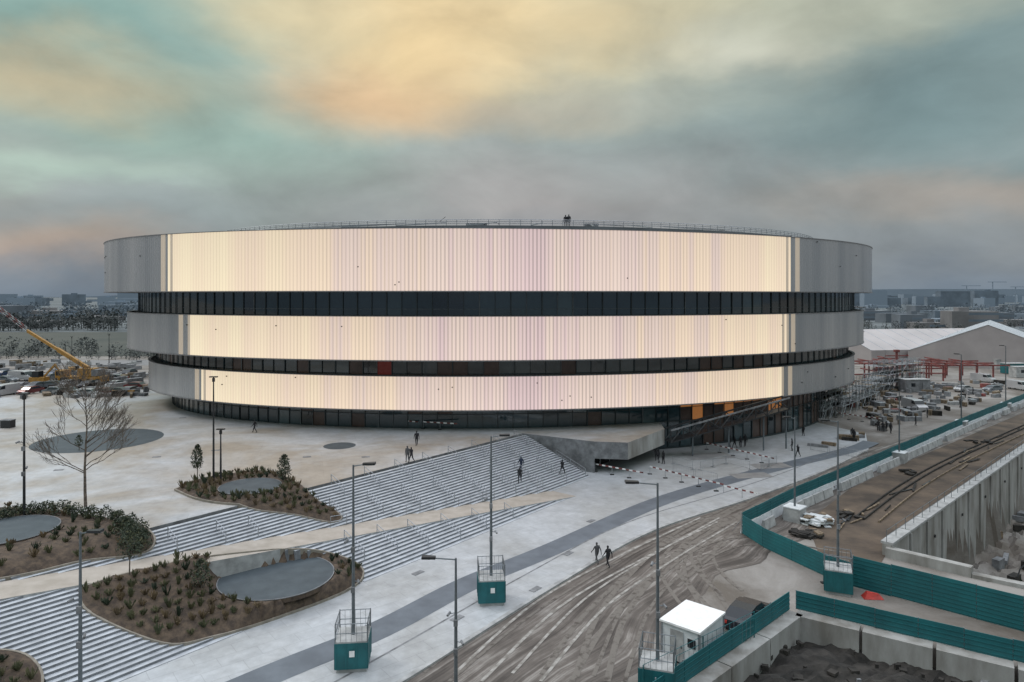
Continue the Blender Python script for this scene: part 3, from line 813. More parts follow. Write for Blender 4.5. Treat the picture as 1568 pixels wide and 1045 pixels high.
# ---------------------------------------------------------------- hoardings
def hoarding(P,z,h,base,mat,ribs='h',name='construction_hoarding',step=2.4,wbase=.5):
    mb=MB()
    for a,b_ in zip(P,P[1:]):
        a=Vector(a); b_=Vector(b_); d=b_-a; n=max(1,int(d.length/step)); u=d.normalized(); nn=Vector((u.y,-u.x))
        if base>0:
            m_=max(1,int(d.length/4))
            for k in range(m_):
                p=a+d*(k/m_)+u*.03; q=a+d*((k+1)/m_)-u*.03
                w0,w1=wbase,.2
                pts=[p-nn*w0/2,p+nn*w0/2,q+nn*w0/2,q-nn*w0/2]; pt=[p-nn*w1/2,p+nn*w1/2,q+nn*w1/2,q-nn*w1/2]
                mb.hexa([(v.x,v.y,z) for v in pts]+[(v.x,v.y,z+base) for v in pt],M_white)
        for k in range(n):
            p=a+d*(k/n); q=a+d*((k+1)/n); jit=R.uniform(-.03,.03)
            m=mat
            mb.beam((p.x+u.x*.02,p.y+u.y*.02,z+base+(h-base)/2+.03+jit),(q.x-u.x*.02,q.y-u.y*.02,z+base+(h-base)/2+.03+jit),.04,h-base,m)
            if ribs=='h':
                r_=base+.15
                while r_<h-.05:
                    for sg in (-1,1): mb.beam((p.x+nn.x*.035*sg,p.y+nn.y*.035*sg,z+r_),(q.x+nn.x*.035*sg,q.y+nn.y*.035*sg,z+r_),.03,.05,m)
                    r_+=.28
            mb.tube((p.x-nn.x*.08,p.y-nn.y*.08,z),(p.x-nn.x*.08,p.y-nn.y*.08,z+h+.06),.04,.04,M_steel,5)
            if k%2==0: mb.tube((p.x-nn.x*.08,p.y-nn.y*.08,z+h*.7),(p.x-nn.x*1.0,p.y-nn.y*1.0,z+.05),.025,.025,M_steel,4)
    return mb.obj(name)
far=[g(1137,818),g(1217,775),g(1300,738),g(1375,704),g(1470,660),g(1568,618),g(1700,575)]
hoarding(far,0,1.95,.85,M_teal)
farl=[Vector(p) for p in far]
mb=MB()
for a,b_ in zip(farl,farl[1:]):
    d=b_-a; u=d.normalized(); nn=Vector((u.y,-u.x)); m_=max(1,int(d.length/2.2))
    for k in range(m_):
        if R.random()<.15: continue
        p=a+d*(k/m_)+nn*.9; q=a+d*((k+.93)/m_)+nn*.9
        mb.hexa([(v.x,v.y,.03) for v in (p-nn*.28,p+nn*.28,q+nn*.28,q-nn*.28)]+[(v.x,v.y,.9) for v in (p-nn*.1,p+nn*.1,q+nn*.1,q-nn*.1)],M_conc)
mb.obj('concrete_barrier')
hoarding([g(1137,818),g(1168,838),g(1262,882),g(1306,898)],0,1.7,.0,M_teal)
hoarding([g(1306,898),g(1568,968),g(1900,1066)],0,2.3,.0,M_teal)
mb=MB()
c0=Vector((19.4,46.7)); c1=Vector((60,20)); c2_=Vector((2,30.4))
for a,b_ in ((c0,c1),(c2_,c0)):
    d=(b_-a); n=int(d.length/4)
    for k in range(n):
        p=a+d*(k/n+.002); q=a+d*((k+1)/n-.002); mb.beam((p.x,p.y,-1.1),(q.x,q.y,-1.1),1.1,2.9,M_wallc)
mb.obj('concrete_pit_wall')
hoarding([(19.6,47.1),(60,20.5)],.35,1.25,0,M_teal)
hoarding([(2,30.9),(19.1,47.0)],.35,1.25,0,M_teal)
M_rubble=pm('rubble',(.038,.034,.030,1),.95,scale=1,col2=(.010,.009,.008,1),bump=.8,bscale=4)
mb=MB()
vv={}
for i in range(0,90):
    for j in range(0,60):
        x=1+i*.6; y=20.5+j*.45
        if inside(x,y,pitA):
            vv[(i,j)]=len(mb.v); mb.v.append((x,y,-1.05+.35*math.sin(x*.9)*math.cos(y*1.1)+R.uniform(-.18,.18)))
k=mb.mi(M_rubble)
for (i,j),a in vv.items():
    if (i+1,j) in vv and (i,j+1) in vv and (i+1,j+1) in vv: mb.f.append((a,vv[(i+1,j)],vv[(i+1,j+1)],vv[(i,j+1)])); mb.m.append(k)
for _ in range(420):
    x=R.uniform(6,40); y=R.uniform(24,45)
    if inside(x,y,pitA): mb.box(x,y,-.9,R.uniform(.1,.6),R.uniform(.1,.5),R.uniform(.1,.4),M_rubble if R.random()<.85 else M_concd,R.uniform(0,3))
mb.obj('pit_rubble')
mb=MB(); a=Vector((31.6,57.6)); b_=Vector((107,128)); d=b_-a; n=22; u=d.normalized(); nn=Vector((u.y,-u.x))
for k in range(n):
    p=a+d*(k/n+.0006); q=a+d*((k+1)/n-.0006)
    mb.beam((p.x,p.y,-3.2),(q.x,q.y,-3.2),.7,8.4,M_wallc)
    mb.beam((p.x,p.y,1.1),(q.x,q.y,1.1),.95,.2,M_conc)
    mb.beam((p.x+nn.x*.42,p.y+nn.y*.42,-3.2),(p.x+nn.x*.42+u.x*.25,p.y+nn.y*.42+u.y*.25,-3.2),.16,8.2,M_wallc)
    for s_ in (0,.5):
        w=p+(q-p)*s_; mb.tube((w.x,w.y,1.2),(w.x,w.y,2.2),.03,.03,M_pole,4)
    for z_ in (1.7,2.2): mb.tube((p.x,p.y,z_),(q.x,q.y,z_),.03,.03,M_pole,4)
    w=p+(q-p)*.5+nn*.4
    if k%2==0:
        mb.tube((w.x,w.y,-1.0),(w.x+nn.x*.1,w.y+nn.y*.1,-1.0),.15,.15,M_dark,8)
mb.beam((31.6,57.6,-3.2),(36,53.4,-3.2),.7,8.0,M_wallc); mb.beam((36,53.4,-3.4),(62,33.6,-3.4),.7,7.4,M_wallc)
mb.obj('retaining_wall')
mb=MB()
for _ in range(420):
    x=R.uniform(36,100); y=R.uniform(48,110)
    if not inside(x,y,pitB): continue
    r=R.random(); m=M_concd if r<.35 else M_wood if r<.55 else M_rubble if r<.88 else M_white if r<.94 else M_redst
    mb.box(x,y,-6.5,R.uniform(.2,3),R.uniform(.15,1.0),R.uniform(.1,1.2),m,R.uniform(0,3.1))
for _ in range(6):
    x=R.uniform(48,60); y=R.uniform(60,70)
    pts=[Vector((x+k*.5,y+math.sin(k)*.4,-5.5+1.2*math.sin(k*.6))) for k in range(7)]
    for p,q in zip(pts,pts[1:]): mb.tube(p,q,.06,.06,M_dark,5)
mb.obj('yard_debris')
mb=MB()
for _ in range(1400):
    x=44+R.gauss(0,2.6); y=57+R.gauss(0,3.0); mb.leaf((x,y,-6.3+abs(R.gauss(0,.8))),.3,M_leaf if R.random()<.7 else M_leaf3)
mb.obj('scrub')
def heap(px,py,w,l,h,mat,name,n=16):
    x,y=g(px,py); mb=MB()
    for _ in range(n): mb.box(x+R.uniform(-w,w),y+R.uniform(-l,l),R.uniform(.05,h),R.uniform(.4,1.5),R.uniform(.2,.9),R.uniform(.05,.25),mat if R.random()<.7 else M_wood,R.uniform(0,3))
    mb.obj(name)
heap(1250,803,1.2,1.0,.8,M_white,'sheeting_pile',26); heap(1235,820,1.2,.8,.4,M_rubble,'rubble_pile')
for px,py in [(1300,790),(1400,726),(1500,678)]: heap(px,py,1.4,1.1,.3,M_rubble,'board_stack',8)
mb=MB()
tl=smooth_line([g(1290,790),g(1360,742),g(1440,700),g(1568,645)],8)
for o in (1.2,2.0,3.3):
    for p,q in zip(tl,tl[1:]):
        d=(q-p).normalized(); nn=Vector((d.y,-d.x))
        mb.beam((p.x+nn.x*o,p.y+nn.y*o,.12),(q.x+nn.x*o,q.y+nn.y*o,.12),.12,.2,M_rubble if o!=3.3 else M_wood)
for _ in range(22):
    k=R.random(); px=1280+k*285; py=800-k*150+R.uniform(-6,25)
    x,y=g(px,py); an=.75+R.uniform(-.25,.25); l=R.uniform(1.5,4)
    mb.beam((x,y,.12),(x+l*math.cos(an),y+l*math.sin(an),.12+R.uniform(0,.15)),R.uniform(.1,.3),.08,R.choice([M_dark,M_rubble,M_wood]))
mb.obj('trench_formwork')
x,y=g(1335,916); mb=MB(); mb.hexa([(x-.7,y-.3,.02),(x+.7,y-.4,.02),(x+.8,y+.3,.02),(x-.6,y+.4,.02),(x-.4,y-.1,.45),(x+.5,y-.2,.3),(x+.5,y+.1,.3),(x-.3,y+.2,.45)],M_red); mb.obj('red_tarpaulin')
mb=MB(); a=Vector(g(985,1075)); b_=Vector(g(1155,985)); d=b_-a
for k in range(25):
    p=a+d*k/24; mb.tube((p.x,p.y,0),(p.x,p.y,2),.035 if k%6==0 else .012,.035 if k%6==0 else .012,M_teald if k%6==0 else M_steel,4)
for z_ in (.1,.6,1.1,1.6,2): mb.tube((a.x,a.y,z_),(b_.x,b_.y,z_),.02,.02,M_teald,4)
mb.obj('mesh_fence')

# ---------------------------------------------------------------- site cabin
cab=empty('site_cabin',(11.1,41.9,0)); rot=-.72
mb=MB()
mb.box(0,0,1.2,2.45,3.3,2.1,M_white); mb.obj('cabin_body',cab)
mb2=MB(); mb2.box(0,0,2.31,2.65,3.5,.12,M_whitep); mb2.box(0,0,.08,2.3,3.1,.16,M_dark)
for sx_ in (-1,1):
    for sy_ in (-1,1): mb2.box(sx_*1.22,sy_*1.64,1.2,.12,.12,2.1,M_steel)
mb2.box(-.2,-1.67,1.1,.85,.04,1.8,M_conc); mb2.box(.1,-1.7,1.1,.05,.05,.15,M_dark); mb2.box(.75,-1.67,1.5,.5,.04,.5,M_carglass)
for k in range(6): mb2.box(-1.24,-.6,.6+k*.2,.03,1.0,.07,M_concd)
mb2.box(-1.24,.9,1.25,.04,.8,1.7,M_conc)
mb2.obj('cabin_details',cab); cab.rotation_euler=(0,0,rot)

# ---------------------------------------------------------------- vehicles
def car_mesh(col,name,kind='car'):
    m=pm('car_paint_'+name,col,.25,var=.04,metal=.2)
    mb=MB(); W=.88
    if kind=='car':
        prof=[(-2.15,.35),(-2.2,.75),(-1.95,.95),(-1.3,1.02),(-.75,1.4),(.1,1.47),(1.0,1.42),(1.75,1.02),(2.1,.95),(2.15,.4)]
    else:
        prof=[(-2.6,.35),(-2.65,.9),(-2.3,1.15),(-1.7,1.3),(-1.3,1.95),(-.6,2.1),(1.2,2.1),(2.4,2.1),(2.6,1.9),(2.6,.4)]
    n=len(prof)
    def wid(z): return W*(1.0 if z<1.05 else 1-.22*(z-1.05)/.5) if kind=='car' else W*(1.12 if z<1.3 else 1.05)
    for i in range(n):
        a=prof[i]; b_=prof[(i+1)%n]
        gl=(a[1]>=1.0 and b_[1]>=1.0 and abs(a[1]-b_[1])>.3) and i<8
        mb.poly([(a[0],-wid(a[1]),a[1]),(b_[0],-wid(b_[1]),b_[1]),(b_[0],wid(b_[1]),b_[1]),(a[0],wid(a[1]),a[1])],M_carglass if gl else m)
    for sg in (-1,1):
        mb.poly([(x,sg*wid(z),z) for x,z in prof],m)
        if kind=='car': win=[(-1.15,1.04),(-.68,1.36),(.1,1.42),(.95,1.37),(1.45,1.05)]
        else: win=[(-1.6,1.35),(-1.25,1.88),(-.5,1.95),(-.5,1.35)]
        mb.poly([(x,sg*(wid(z)+.012),z) for x,z in win],M_carglass)
        for wx in ((-1.35,1.35) if kind=='car' else (-1.7,1.6)):
            mb.tube((wx,sg*(W-.12),.34),(wx,sg*(W+.06),.34),.34,.34,M_rub,14); mb.tube((wx,sg*(W+.05),.34),(wx,sg*(W+.075),.34),.2,.2,M_steel,10)
        mb.box(-2.16,sg*.62,.72,.1,.36,.15,M_whitep); mb.box(2.12,sg*.66,.8,.1,.3,.18,M_red)
        mb.box(-.85,sg*(W+.08),1.08,.16,.14,.12,m)
    return mb.mesh(name)
cars=[car_mesh((.38,.39,.40,1),'white_car'),car_mesh((.022,.025,.032,1),'black_car'),car_mesh((.17,.19,.21,1),'grey_car'),car_mesh((.06,.09,.16,1),'blue_car'),car_mesh((.45,.45,.46,1),'white_van','van'),car_mesh((.16,.04,.04,1),'red_car')]
x,y=g(1143,956); inst('parked_car',cars[1],(x,y,0),-2.25)
for k in range(40):
    row=k//10; px=-20+ (k%10)*25+R.uniform(-8,8); py=[606,595,585,576][row]+R.uniform(-2,2)
    if px>222 or R.random()<.35: continue
    x,y=g(px,py,3.82); m=cars[R.choice([0,1,1,2,2,3,4,2,5,0])]
    inst('parked_van' if m is cars[4] else 'parked_car',m,(x,y,4.0 if y<121 else 3.84),R.choice([0,1.57,1.5,3.1])+R.uniform(-.15,.15))
for px,py in [(1475,600),(1520,600),(1560,597),(1505,585),(1400,628)]:
    x,y=g(px,py); m=cars[R.choice([0,4,2,2])]; inst('parked_van' if m is cars[4] else 'parked_car',m,(x,y,0),R.uniform(0,3))
cr_=empty('mobile_crane',(0,0,0)); x,y=g(128,588,3.82); y0=y
mb=MB(); mb.box(x,y,4.9,9,2.6,1.1,M_yel); mb.box(x-4.2,y,5.9,1.8,2.4,1.6,M_yel); mb.box(x-4.2,y-1.22,6.1,1.4,.05,.8,M_carglass); mb.box(x+1,y,6.3,3.2,2.3,1.5,M_yel); mb.box(x+3,y,6.2,1.4,2.4,1.3,M_concd)
for k in range(5): 
    for sg in (-1,1): mb.tube((x-3.6+k*1.8,y+sg*1.0,4.4),(x-3.6+k*1.8,y+sg*1.4,4.4),.6,.6,M_rub,12)
mb.obj('crane_truck',cr_)
mb=MB(); P0=Vector((x+1,y,7)); P1=Vector(((42-784)/F*y,y,H-(507-HY)/F*y)); P2=Vector(((-30-784)/F*y,y,H-(452-HY)/F*y))
mb.beam(P0,P0+(P1-P0)*.5,.7,.85,M_yel); mb.beam(P0+(P1-P0)*.5,P1,.5,.6,M_yel)
d=(P2-P1); up=Vector((0,0,.7))
for k in range(14):
    p=P1+d*k/14; q=P1+d*(k+1)/14; mt=M_redst if k%2 else M_conc
    for o_ in (Vector((0,.4,0)),Vector((0,-.4,0)),up): mb.tube(p+o_,q+o_,.06,.06,mt,4)
    mb.tube(p+Vector((0,.4,0)),q+up,.04,.04,mt,4); mb.tube(p+up,q+Vector((0,-.4,0)),.04,.04,mt,4)
mb.tube((x+1,y,7),P1+(P0-P1)*.6,.15,.15,M_steel,6)
mb.obj('crane_boom',cr_)
x,y=g(60,592,3.82); mb=MB()
mb.box(x,y,5.2,3,1.8,1.0,M_yel); mb.box(x-.3,y,6.3,1.3,1.5,1.2,M_carglass)
mb.beam((x+1,y,5.8),(x+3.2,y,8.2),.35,.45,M_yel); mb.beam((x+3.2,y,8.2),(x+4.8,y,5.6),.3,.35,M_yel); mb.box(x+4.9,y,5.2,.8,1,.8,M_dark)
for sg in (-1,1): mb.box(x,y+sg*.85,4.3,3.2,.5,.8,M_rub)
mb.obj('excavator')

# ---------------------------------------------------------------- tents, red structure, cabins
M_tent=pm('tent_membrane',(.58,.61,.64,1),.5,var=.06,scale=.1)
M_tentp=pm('tent_wall',(.34,.31,.31,1),.6,var=.08,scale=.1)
M_tents=pm('tent_seam',(.42,.44,.47,1),.6,var=.08,scale=.1)
def tent(x,y,w,l,he,hr,rot,name,rm=M_tent):
    mb=MB(); co,si=math.cos(rot),math.sin(rot)
    def T(a,b_,z): return (x+a*co-b_*si,y+a*si+b_*co,z)
    nb=10
    for k in range(nb):
        a0=-l/2+l*k/nb; a1=-l/2+l*(k+1)/nb-.1
        mb.poly([T(a0,-w/2,he),T(a1,-w/2,he),T(a1,0,hr),T(a0,0,hr)],rm); mb.poly([T(a0,w/2,he),T(a1,w/2,he),T(a1,0,hr),T(a0,0,hr)],rm)
        for s_ in (-1,1): mb.poly([T(a0,s_*w/2,0),T(a1,s_*w/2,0),T(a1,s_*w/2,he),T(a0,s_*w/2,he)],M_tentp)
        for s_ in (-1,1): mb.beam(T(a0,s_*w/2,he+.02),T(a0,0,hr+.02),.2,.12,M_tents)
    for s_ in (-1,1): mb.poly([T(s_*l/2,-w/2,0),T(s_*l/2,w/2,0),T(s_*l/2,w/2,he),T(s_*l/2,0,hr),T(s_*l/2,-w/2,he)],M_tentp)
    mb.obj(name)
tent(158,226,42,50,4.5,13.2,.95,'marquee_tent'); tent(137,240,34,52,4.5,10.3,.2,'marquee_tent',pm('tent_membrane_pink',(.42,.385,.385,1),.5,var=.06,scale=.1))
mb=MB()
for k in range(40):
    px=R.uniform(1312,1445); py=R.uniform(556,585); x,y=g(px,py); mb.box(x,y,R.uniform(1,3.2),R.uniform(3,8),.3,.3,M_redst,R.choice([.1,.1,1.5]))
for i in range(8):
    for j in range(3):
        x=94+i*4.3; y=176+j*6; mb.box(x,y,2,.3,.3,4,M_redst); mb.beam((x,y,4),(x+4.3,y,4),.25,.35,M_redst); mb.beam((x,y,4),(x,y+6,4),.25,.3,M_redst)
mb.obj('red_steel_frame')
x,y=g(1373,592); mb=MB(); mb.tube((x,y,0),(x,y,8.5),.3,.3,M_redst,8); mb.box(x,y,8.6,1,1,.6,M_redst); mb.obj('red_hoist_mast')
for k,(px,py,m) in enumerate([(1552,572,M_teal),(1566,578,M_conc),(1535,565,M_conc),(1400,600,M_concd),(1520,556,M_teal)]):
    x,y=g(px,py); mb=MB(); mb.box(x,y,1.45,6,2.5,2.7,m,.1); mb.box(x,y,2.88,6.2,2.7,.15,M_conc,.1); mb.box(x-1,y-1.35,1.7,1,.06,.8,M_carglass,.1); mb.box(x+1.6,y-1.25,1.3,.9,.06,2,M_concd,.1); mb.obj('portable_cabin')
mb=MB()
for _ in range(620):
    px=R.uniform(1240,1560); py=R.uniform(585,690)
    fl=(1568-px)*.30+608
    if py>fl-12: continue
    x,y=g(px,py)
    if ((x)/66)**2+((y-133)/46)**2<1.0 : continue
    r=R.random(); m=M_wood if r<.24 else M_concd if r<.64 else M_conc if r<.72 else M_steel if r<.85 else M_rubble if r<.95 else M_redst
    mb.box(x,y,.3,R.uniform(.3,3),R.uniform(.2,1.3),R.uniform(.2,1.5),m,R.uniform(0,3.1))
mb.obj('building_materials')
mb=MB()
for _ in range(170):
    px=R.uniform(-20,225); py=R.uniform(556,612); x,y=g(px,py,3.82)
    r=R.random(); m=M_wood if r<.2 else M_concd if r<.7 else M_conc if r<.9 else M_yel if r<.92 else M_rubble
    mb.box(x,y,4.3,R.uniform(.3,4),R.uniform(.2,1.3),R.uniform(.3,1.6),m,R.uniform(0,3.1))
mb.obj('site_materials')
x,y=g(12,655,4); mb=MB(); mb.box(x,y,4.5,1.4,1.0,1.0,M_dark); mb.box(x,y,5.05,1.5,1.1,.1,M_concd); mb.obj('utility_cabinet')

# ---------------------------------------------------------------- barriers
def tape_barrier(p,q,z,name='striped_barrier'):
    mb=MB(); p=Vector(p); q=Vector(q); d=q-p; n=max(2,int(d.length/.45))
    for k in range(n):
        a=p+d*k/n; b_=p+d*(k+1)/n
        mb.beam((a.x,a.y,z+.95),(b_.x,b_.y,z+.95),.04,.16,M_redst if k%2 else M_whitep)
        if k%5==0: mb.tube((a.x,a.y,z),(a.x,a.y,z+1.05),.03,.03,M_steel,4); mb.box(a.x,a.y,z+.04,.5,.3,.08,M_rub)
    mb.obj(name)
def crowd_barrier(p,q,z):
    p=Vector(p); q=Vector(q); d=q-p; n=max(1,int(d.length/2.2))
    for k in range(n):
        mb=MB(); a=p+d*(k/n+.01); b_=p+d*((k+.95)/n); u=(b_-a)
        for s_ in (0,1): w=a+u*s_; mb.tube((w.x,w.y,z),(w.x,w.y,z+1.1),.025,.025,M_steel,5); mb.box(w.x,w.y,z+.03,.1,.6,.05,M_steel,math.atan2(u.y,u.x))
        for zz_ in (.2,1.1): mb.tube((a.x,a.y,z+zz_),(b_.x,b_.y,z+zz_),.025,.025,M_steel,5)
        for i in range(1,12): w=a+u*i/12; mb.tube((w.x,w.y,z+.2),(w.x,w.y,z+1.1),.01,.01,M_steel,3)
        mb.obj('crowd_barrier')
tape_barrier(g(578,652,4),g(640,657,4),4); tape_barrier(g(648,657,4),g(700,660,4),4)
tape_barrier(g(995,728),g(1108,757),.12); tape_barrier(g(1082,690),g(1185,715),.12); tape_barrier(g(912,724),g(985,738),.12); tape_barrier(g(1108,757),g(1160,770),0); tape_barrier(g(1280,640),g(1350,650),0)
tape_barrier(g(1262,893),g(1300,898),0)
crowd_barrier(g(1072,722),g(1112,712),.12); crowd_barrier(g(1112,712),g(1150,722),.12); crowd_barrier(g(1165,722),g(1190,712),.12); crowd_barrier(g(1030,712),g(1062,722),.12); crowd_barrier(g(1030,725),g(1100,742),.12)
crowd_barrier(g(1240,690),g(1330,705),0)

# ---------------------------------------------------------------- people
def person_mesh(pose):
    me=bpy.data.meshes.new('p'); 
    s={'walk':.30,'stand':.06,'stride':.38}[pose]; arm={'walk':.22,'stand':.03,'stride':.28}[pose]
    V=[];E=[];Rr=[]
    def v(p,r,par=None):
        V.append(p); Rr.append(r); i=len(V)-1
        if par is not None: E.append((par,i))
        return i
    pel=v((0,0,.96),(.155,.115)); sp=v((0,0,1.14),(.15,.11),pel); ch=v((0,.01,1.33),(.175,.12),sp); nk=v((0,.01,1.47),(.065,.065),ch)
    h1=v((0,.03,1.56),(.075,.09),nk); h2=v((0,.03,1.66),(.085,.1),h1); v((0,.02,1.73),(.055,.065),h2)
    for sg in (-1,1):
        f=s*sg; hp=v((sg*.10,0,.88),(.10,.10),pel); kn=v((sg*.11,f*.5+.05,.50),(.065,.068),hp); an=v((sg*.11,f*1.0-(.06 if f<0 else 0),.10+(.05 if f<-.1 else 0)),(.042,.048),kn); v((sg*.12,f*1.0+.15-(.04 if f<0 else 0),.045),(.042,.035),an)
        a=-arm*sg; sh=v((sg*.19,.0,1.40),(.07,.07),ch); el=v((sg*.25,a*.6-.03,1.12),(.05,.05),sh); wr=v((sg*.25,a*1.2+.06,.88),(.032,.032),el); v((sg*.25,a*1.35+.08,.80),(.022,.042),wr)
    me.from_pydata(V,E,[]); o=bpy.data.objects.new('p',me); scene.collection.objects.link(o)
    mo=o.modifiers.new('s','SKIN'); sd=me.skin_vertices[0].data
    for i,r in enumerate(Rr): sd[i].radius=r
    sd[0].use_root=True
    o.modifiers.new('d','SUBSURF').levels=1
    dg=bpy.context.evaluated_depsgraph_get(); m2=bpy.data.meshes.new_from_object(o.evaluated_get(dg)); bpy.data.objects.remove(o)
    bm=bmesh.new(); bm.from_mesh(m2)
    for sg in (-1,1):
        a=-arm*sg; base=Vector((sg*.25,a*1.35+.09,.79))
        for k in range(5):
            th=(k==4); off=Vector((0,(-.033+.022*k) if not th else .045,0 if not th else .04)); l=[.07,.08,.085,.065,.05][k]
            p=base+off; q=p+Vector((-sg*.006,.012+(.02 if th else 0),-l*.55)); r=q+Vector((-sg*.02,.006,-l*.45))
            rings_=[]
            for pt,rad in ((p,.010),(q,.009),(r,.006)):
                rings_.append([bm.verts.new(pt+Vector((math.cos(t)*rad,math.sin(t)*rad,0))) for t in (0,1.57,3.14,4.71)])
            for A,B in zip(rings_,rings_[1:]):
                for i in range(4): bm.faces.new((A[i],A[(i+1)%4],B[(i+1)%4],B[i]))
    for c_,sz in ((Vector((0,.135,1.615)),(.012,.018,.022)),(Vector((.088,.03,1.62)),(.008,.018,.028)),(Vector((-.088,.03,1.62)),(.008,.018,.028))):
        r_=bmesh.ops.create_cube(bm,size=2)['verts']
        for vv in r_: vv.co=Vector((vv.co.x*sz[0],vv.co.y*sz[1],vv.co.z*sz[2]))+c_
    for f in bm.faces:
        c_=f.calc_center_median(); f.smooth=True
        if c_.z>1.49: f.material_index=3 if (c_.z>1.675 or (c_.y<.02 and c_.z>1.56)) else 2
        elif abs(c_.x)>.19 and c_.z<.86 and c_.z>.6 : f.material_index=2
        elif c_.z<.09: f.material_index=4
        elif c_.z<.95 and abs(c_.x)<.215: f.material_index=0
        elif abs(c_.x)<.19 and c_.z>.93: f.material_index=5
        else: f.material_index=1
    bm.to_mesh(m2); bm.free(); m2.materials.clear()
    for k in range(6): m2.materials.append(M_dark)
    return m2
PM={k:person_mesh(k) for k in ('walk','stand','stride')}
def cloth(n,col): return pm('cloth_'+n,col,.85,var=.15,scale=12)
BK=cloth('black',(.018,.018,.022,1)); NV=cloth('navy',(.02,.03,.06,1)); GY=cloth('grey',(.08,.08,.085,1)); WH=cloth('white',(.6,.6,.6,1)); OR=cloth('orange',(.6,.13,.03,1)); YE=cloth('yellow',(.55,.6,.04,1)); RD=cloth('red',(.4,.03,.05,1)); BL=cloth('blue',(.10,.22,.45,1)); BG=cloth('beige',(.25,.2,.15,1))
SK=pm('skin',(.45,.27,.19,1),.6,var=.05); HR=pm('hair',(.02,.015,.01,1),.7); HW=pm('helmet_white',(.7,.7,.68,1),.4)
def person(loc,rot,pose,tr,jk,vest=None,hat=None):
    o=bpy.data.objects.new('construction_worker' if vest in (OR,YE) else 'pedestrian',PM[pose]); scene.collection.objects.link(o)
    o.location=loc; o.rotation_euler=(0,0,rot); k=R.uniform(.98,1.06); o.scale=(k,k,k)
    for i,m in enumerate([tr,jk,SK,hat or HR,BK,vest or jk]):
        o.material_slots[i].link='OBJECT'; o.material_slots[i].material=m
def pp(px,py,rot,pose,tr,jk,vest=None,hat=None,z=None):
    if z is None: p=G(px,py,0)
    else: x,y=g(px,py,z); p=Vector((x,y,z))
    person(p,rot,pose,tr,jk,vest,hat)
pp(638,683,.3,'walk',BK,BK); pp(624,708,2.8,'stand',GY,BK,OR); pp(630,709,2.5,'walk',BK,BK); pp(390,663,1.5,'walk',BK,NV); pp(796,740,3.0,'walk',BK,BK); pp(798,722,.4,'walk',NV,BK); pp(861,727,-.6,'stride',BK,BK)
pp(914,863,.4,'stride',GY,RD,WH,z=.02); pp(931,869,.5,'walk',BK,BL,WH,z=.02)
pp(678,652,1,'stand',BK,YE,YE); 
for px,py,r_,v_ in [(1009,709,1,YE),(1016,711,2,YE),(1005,706,0,None),(1118,686,1,None),(1125,687,2,YE),(1134,686,0,None),(1141,684,3,YE),(1176,660,0,YE),(1213,691,1,None),(1230,668,2,YE),(1222,700,2,None)]:
    pp(px,py,r_,R.choice(['stand','walk']),BK,v_ or BK,v_,HW if v_ else None,z=.125)
for px,py in [(1305,672),(1308,676),(1345,660),(1352,662),(1358,661),(1364,664),(1420,640),(1402,652),(1470,625),(1490,605)]:
    pp(px,py,R.uniform(0,6),'stand',BK,R.choice([OR,BK]),OR,HW,z=.02)
for px in (866,871):
    person(((px-784)/F*95,95,31.5),0,'stand',BK,BK)

# ---------------------------------------------------------------- distance
def skyline(name,x0,x1,d0,d1,n,hmin,hmax,mats,w=(15,60),z=0):
    mb=MB()
    for _ in range(n):
        d=R.uniform(d0,d1); px=R.uniform(x0,x1); x=(px-784)/F*d; h=R.uniform(hmin,hmax)*(R.random()**.6); ww=R.uniform(*w); m=R.choice(mats)
        mb.box(x,d,z+h/2,ww,R.uniform(12,30),h,m,R.uniform(-.2,.2))
        if R.random()<.5: mb.box(x+R.uniform(-.2,.2)*ww,d,z+h+1,ww*.25,5,2.5,m)
        if d<900:
            for f in range(int(h/4)):
                mb.box(x,d-15.5,z+3+f*4,ww*.8,.2,1.4,M_haze2)
    mb.obj(name)
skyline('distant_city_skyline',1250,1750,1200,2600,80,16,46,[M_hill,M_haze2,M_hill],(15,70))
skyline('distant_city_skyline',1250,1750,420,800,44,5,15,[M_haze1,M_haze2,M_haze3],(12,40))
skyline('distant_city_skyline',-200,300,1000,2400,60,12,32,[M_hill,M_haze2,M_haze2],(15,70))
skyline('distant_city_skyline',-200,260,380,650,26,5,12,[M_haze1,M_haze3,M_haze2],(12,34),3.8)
mb=MB()
for px,h in ((1480,48),(1520,58),(1555,45)):
    d=1800; x=(px-784)/F*d; mb.box(x,d,h/2,1.6,1.6,h,M_hill); mb.box(x+12,d,h,50,1.3,1.3,M_hill)
mb.obj('distant_tower_crane')
def treeline(name,x0,x1,d,n,h,mat,z,jd=10):
    mb=MB()
    for _ in range(n):
        px=R.uniform(x0,x1); dd=d+R.uniform(-jd,jd); x=(px-784)/F*dd; hh=h*R.uniform(.5,1.15); w=hh*R.uniform(.35,.6)
        mb.tube((x,dd,z),(x,dd,z+hh*.6),hh*.03,hh*.012,mat,4)
        for _k in range(60):
            v=Vector((R.gauss(0,1),R.gauss(0,1),R.gauss(0,1))).normalized()*(R.random()**.4)
            p=Vector((x+v.x*w,dd+v.y*w,z+hh*.52+v.z*hh*.46)); a=Vector((R.uniform(-1,1),R.uniform(-1,1),R.uniform(-1,1)))*hh*.09; b_=Vector((R.uniform(-1,1),R.uniform(-1,1),R.uniform(-1,1)))*hh*.09
            mb.poly([p-a,p+b_,p+a],mat)
    mb.obj(name)
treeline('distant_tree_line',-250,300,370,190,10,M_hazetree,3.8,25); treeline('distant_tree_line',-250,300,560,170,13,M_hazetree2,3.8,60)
treeline('distant_tree_line',-150,290,196,60,3.5,M_hazetree,3.8,5); treeline('distant_tree_line',-150,290,215,40,5,M_hazetree,3.8,8)
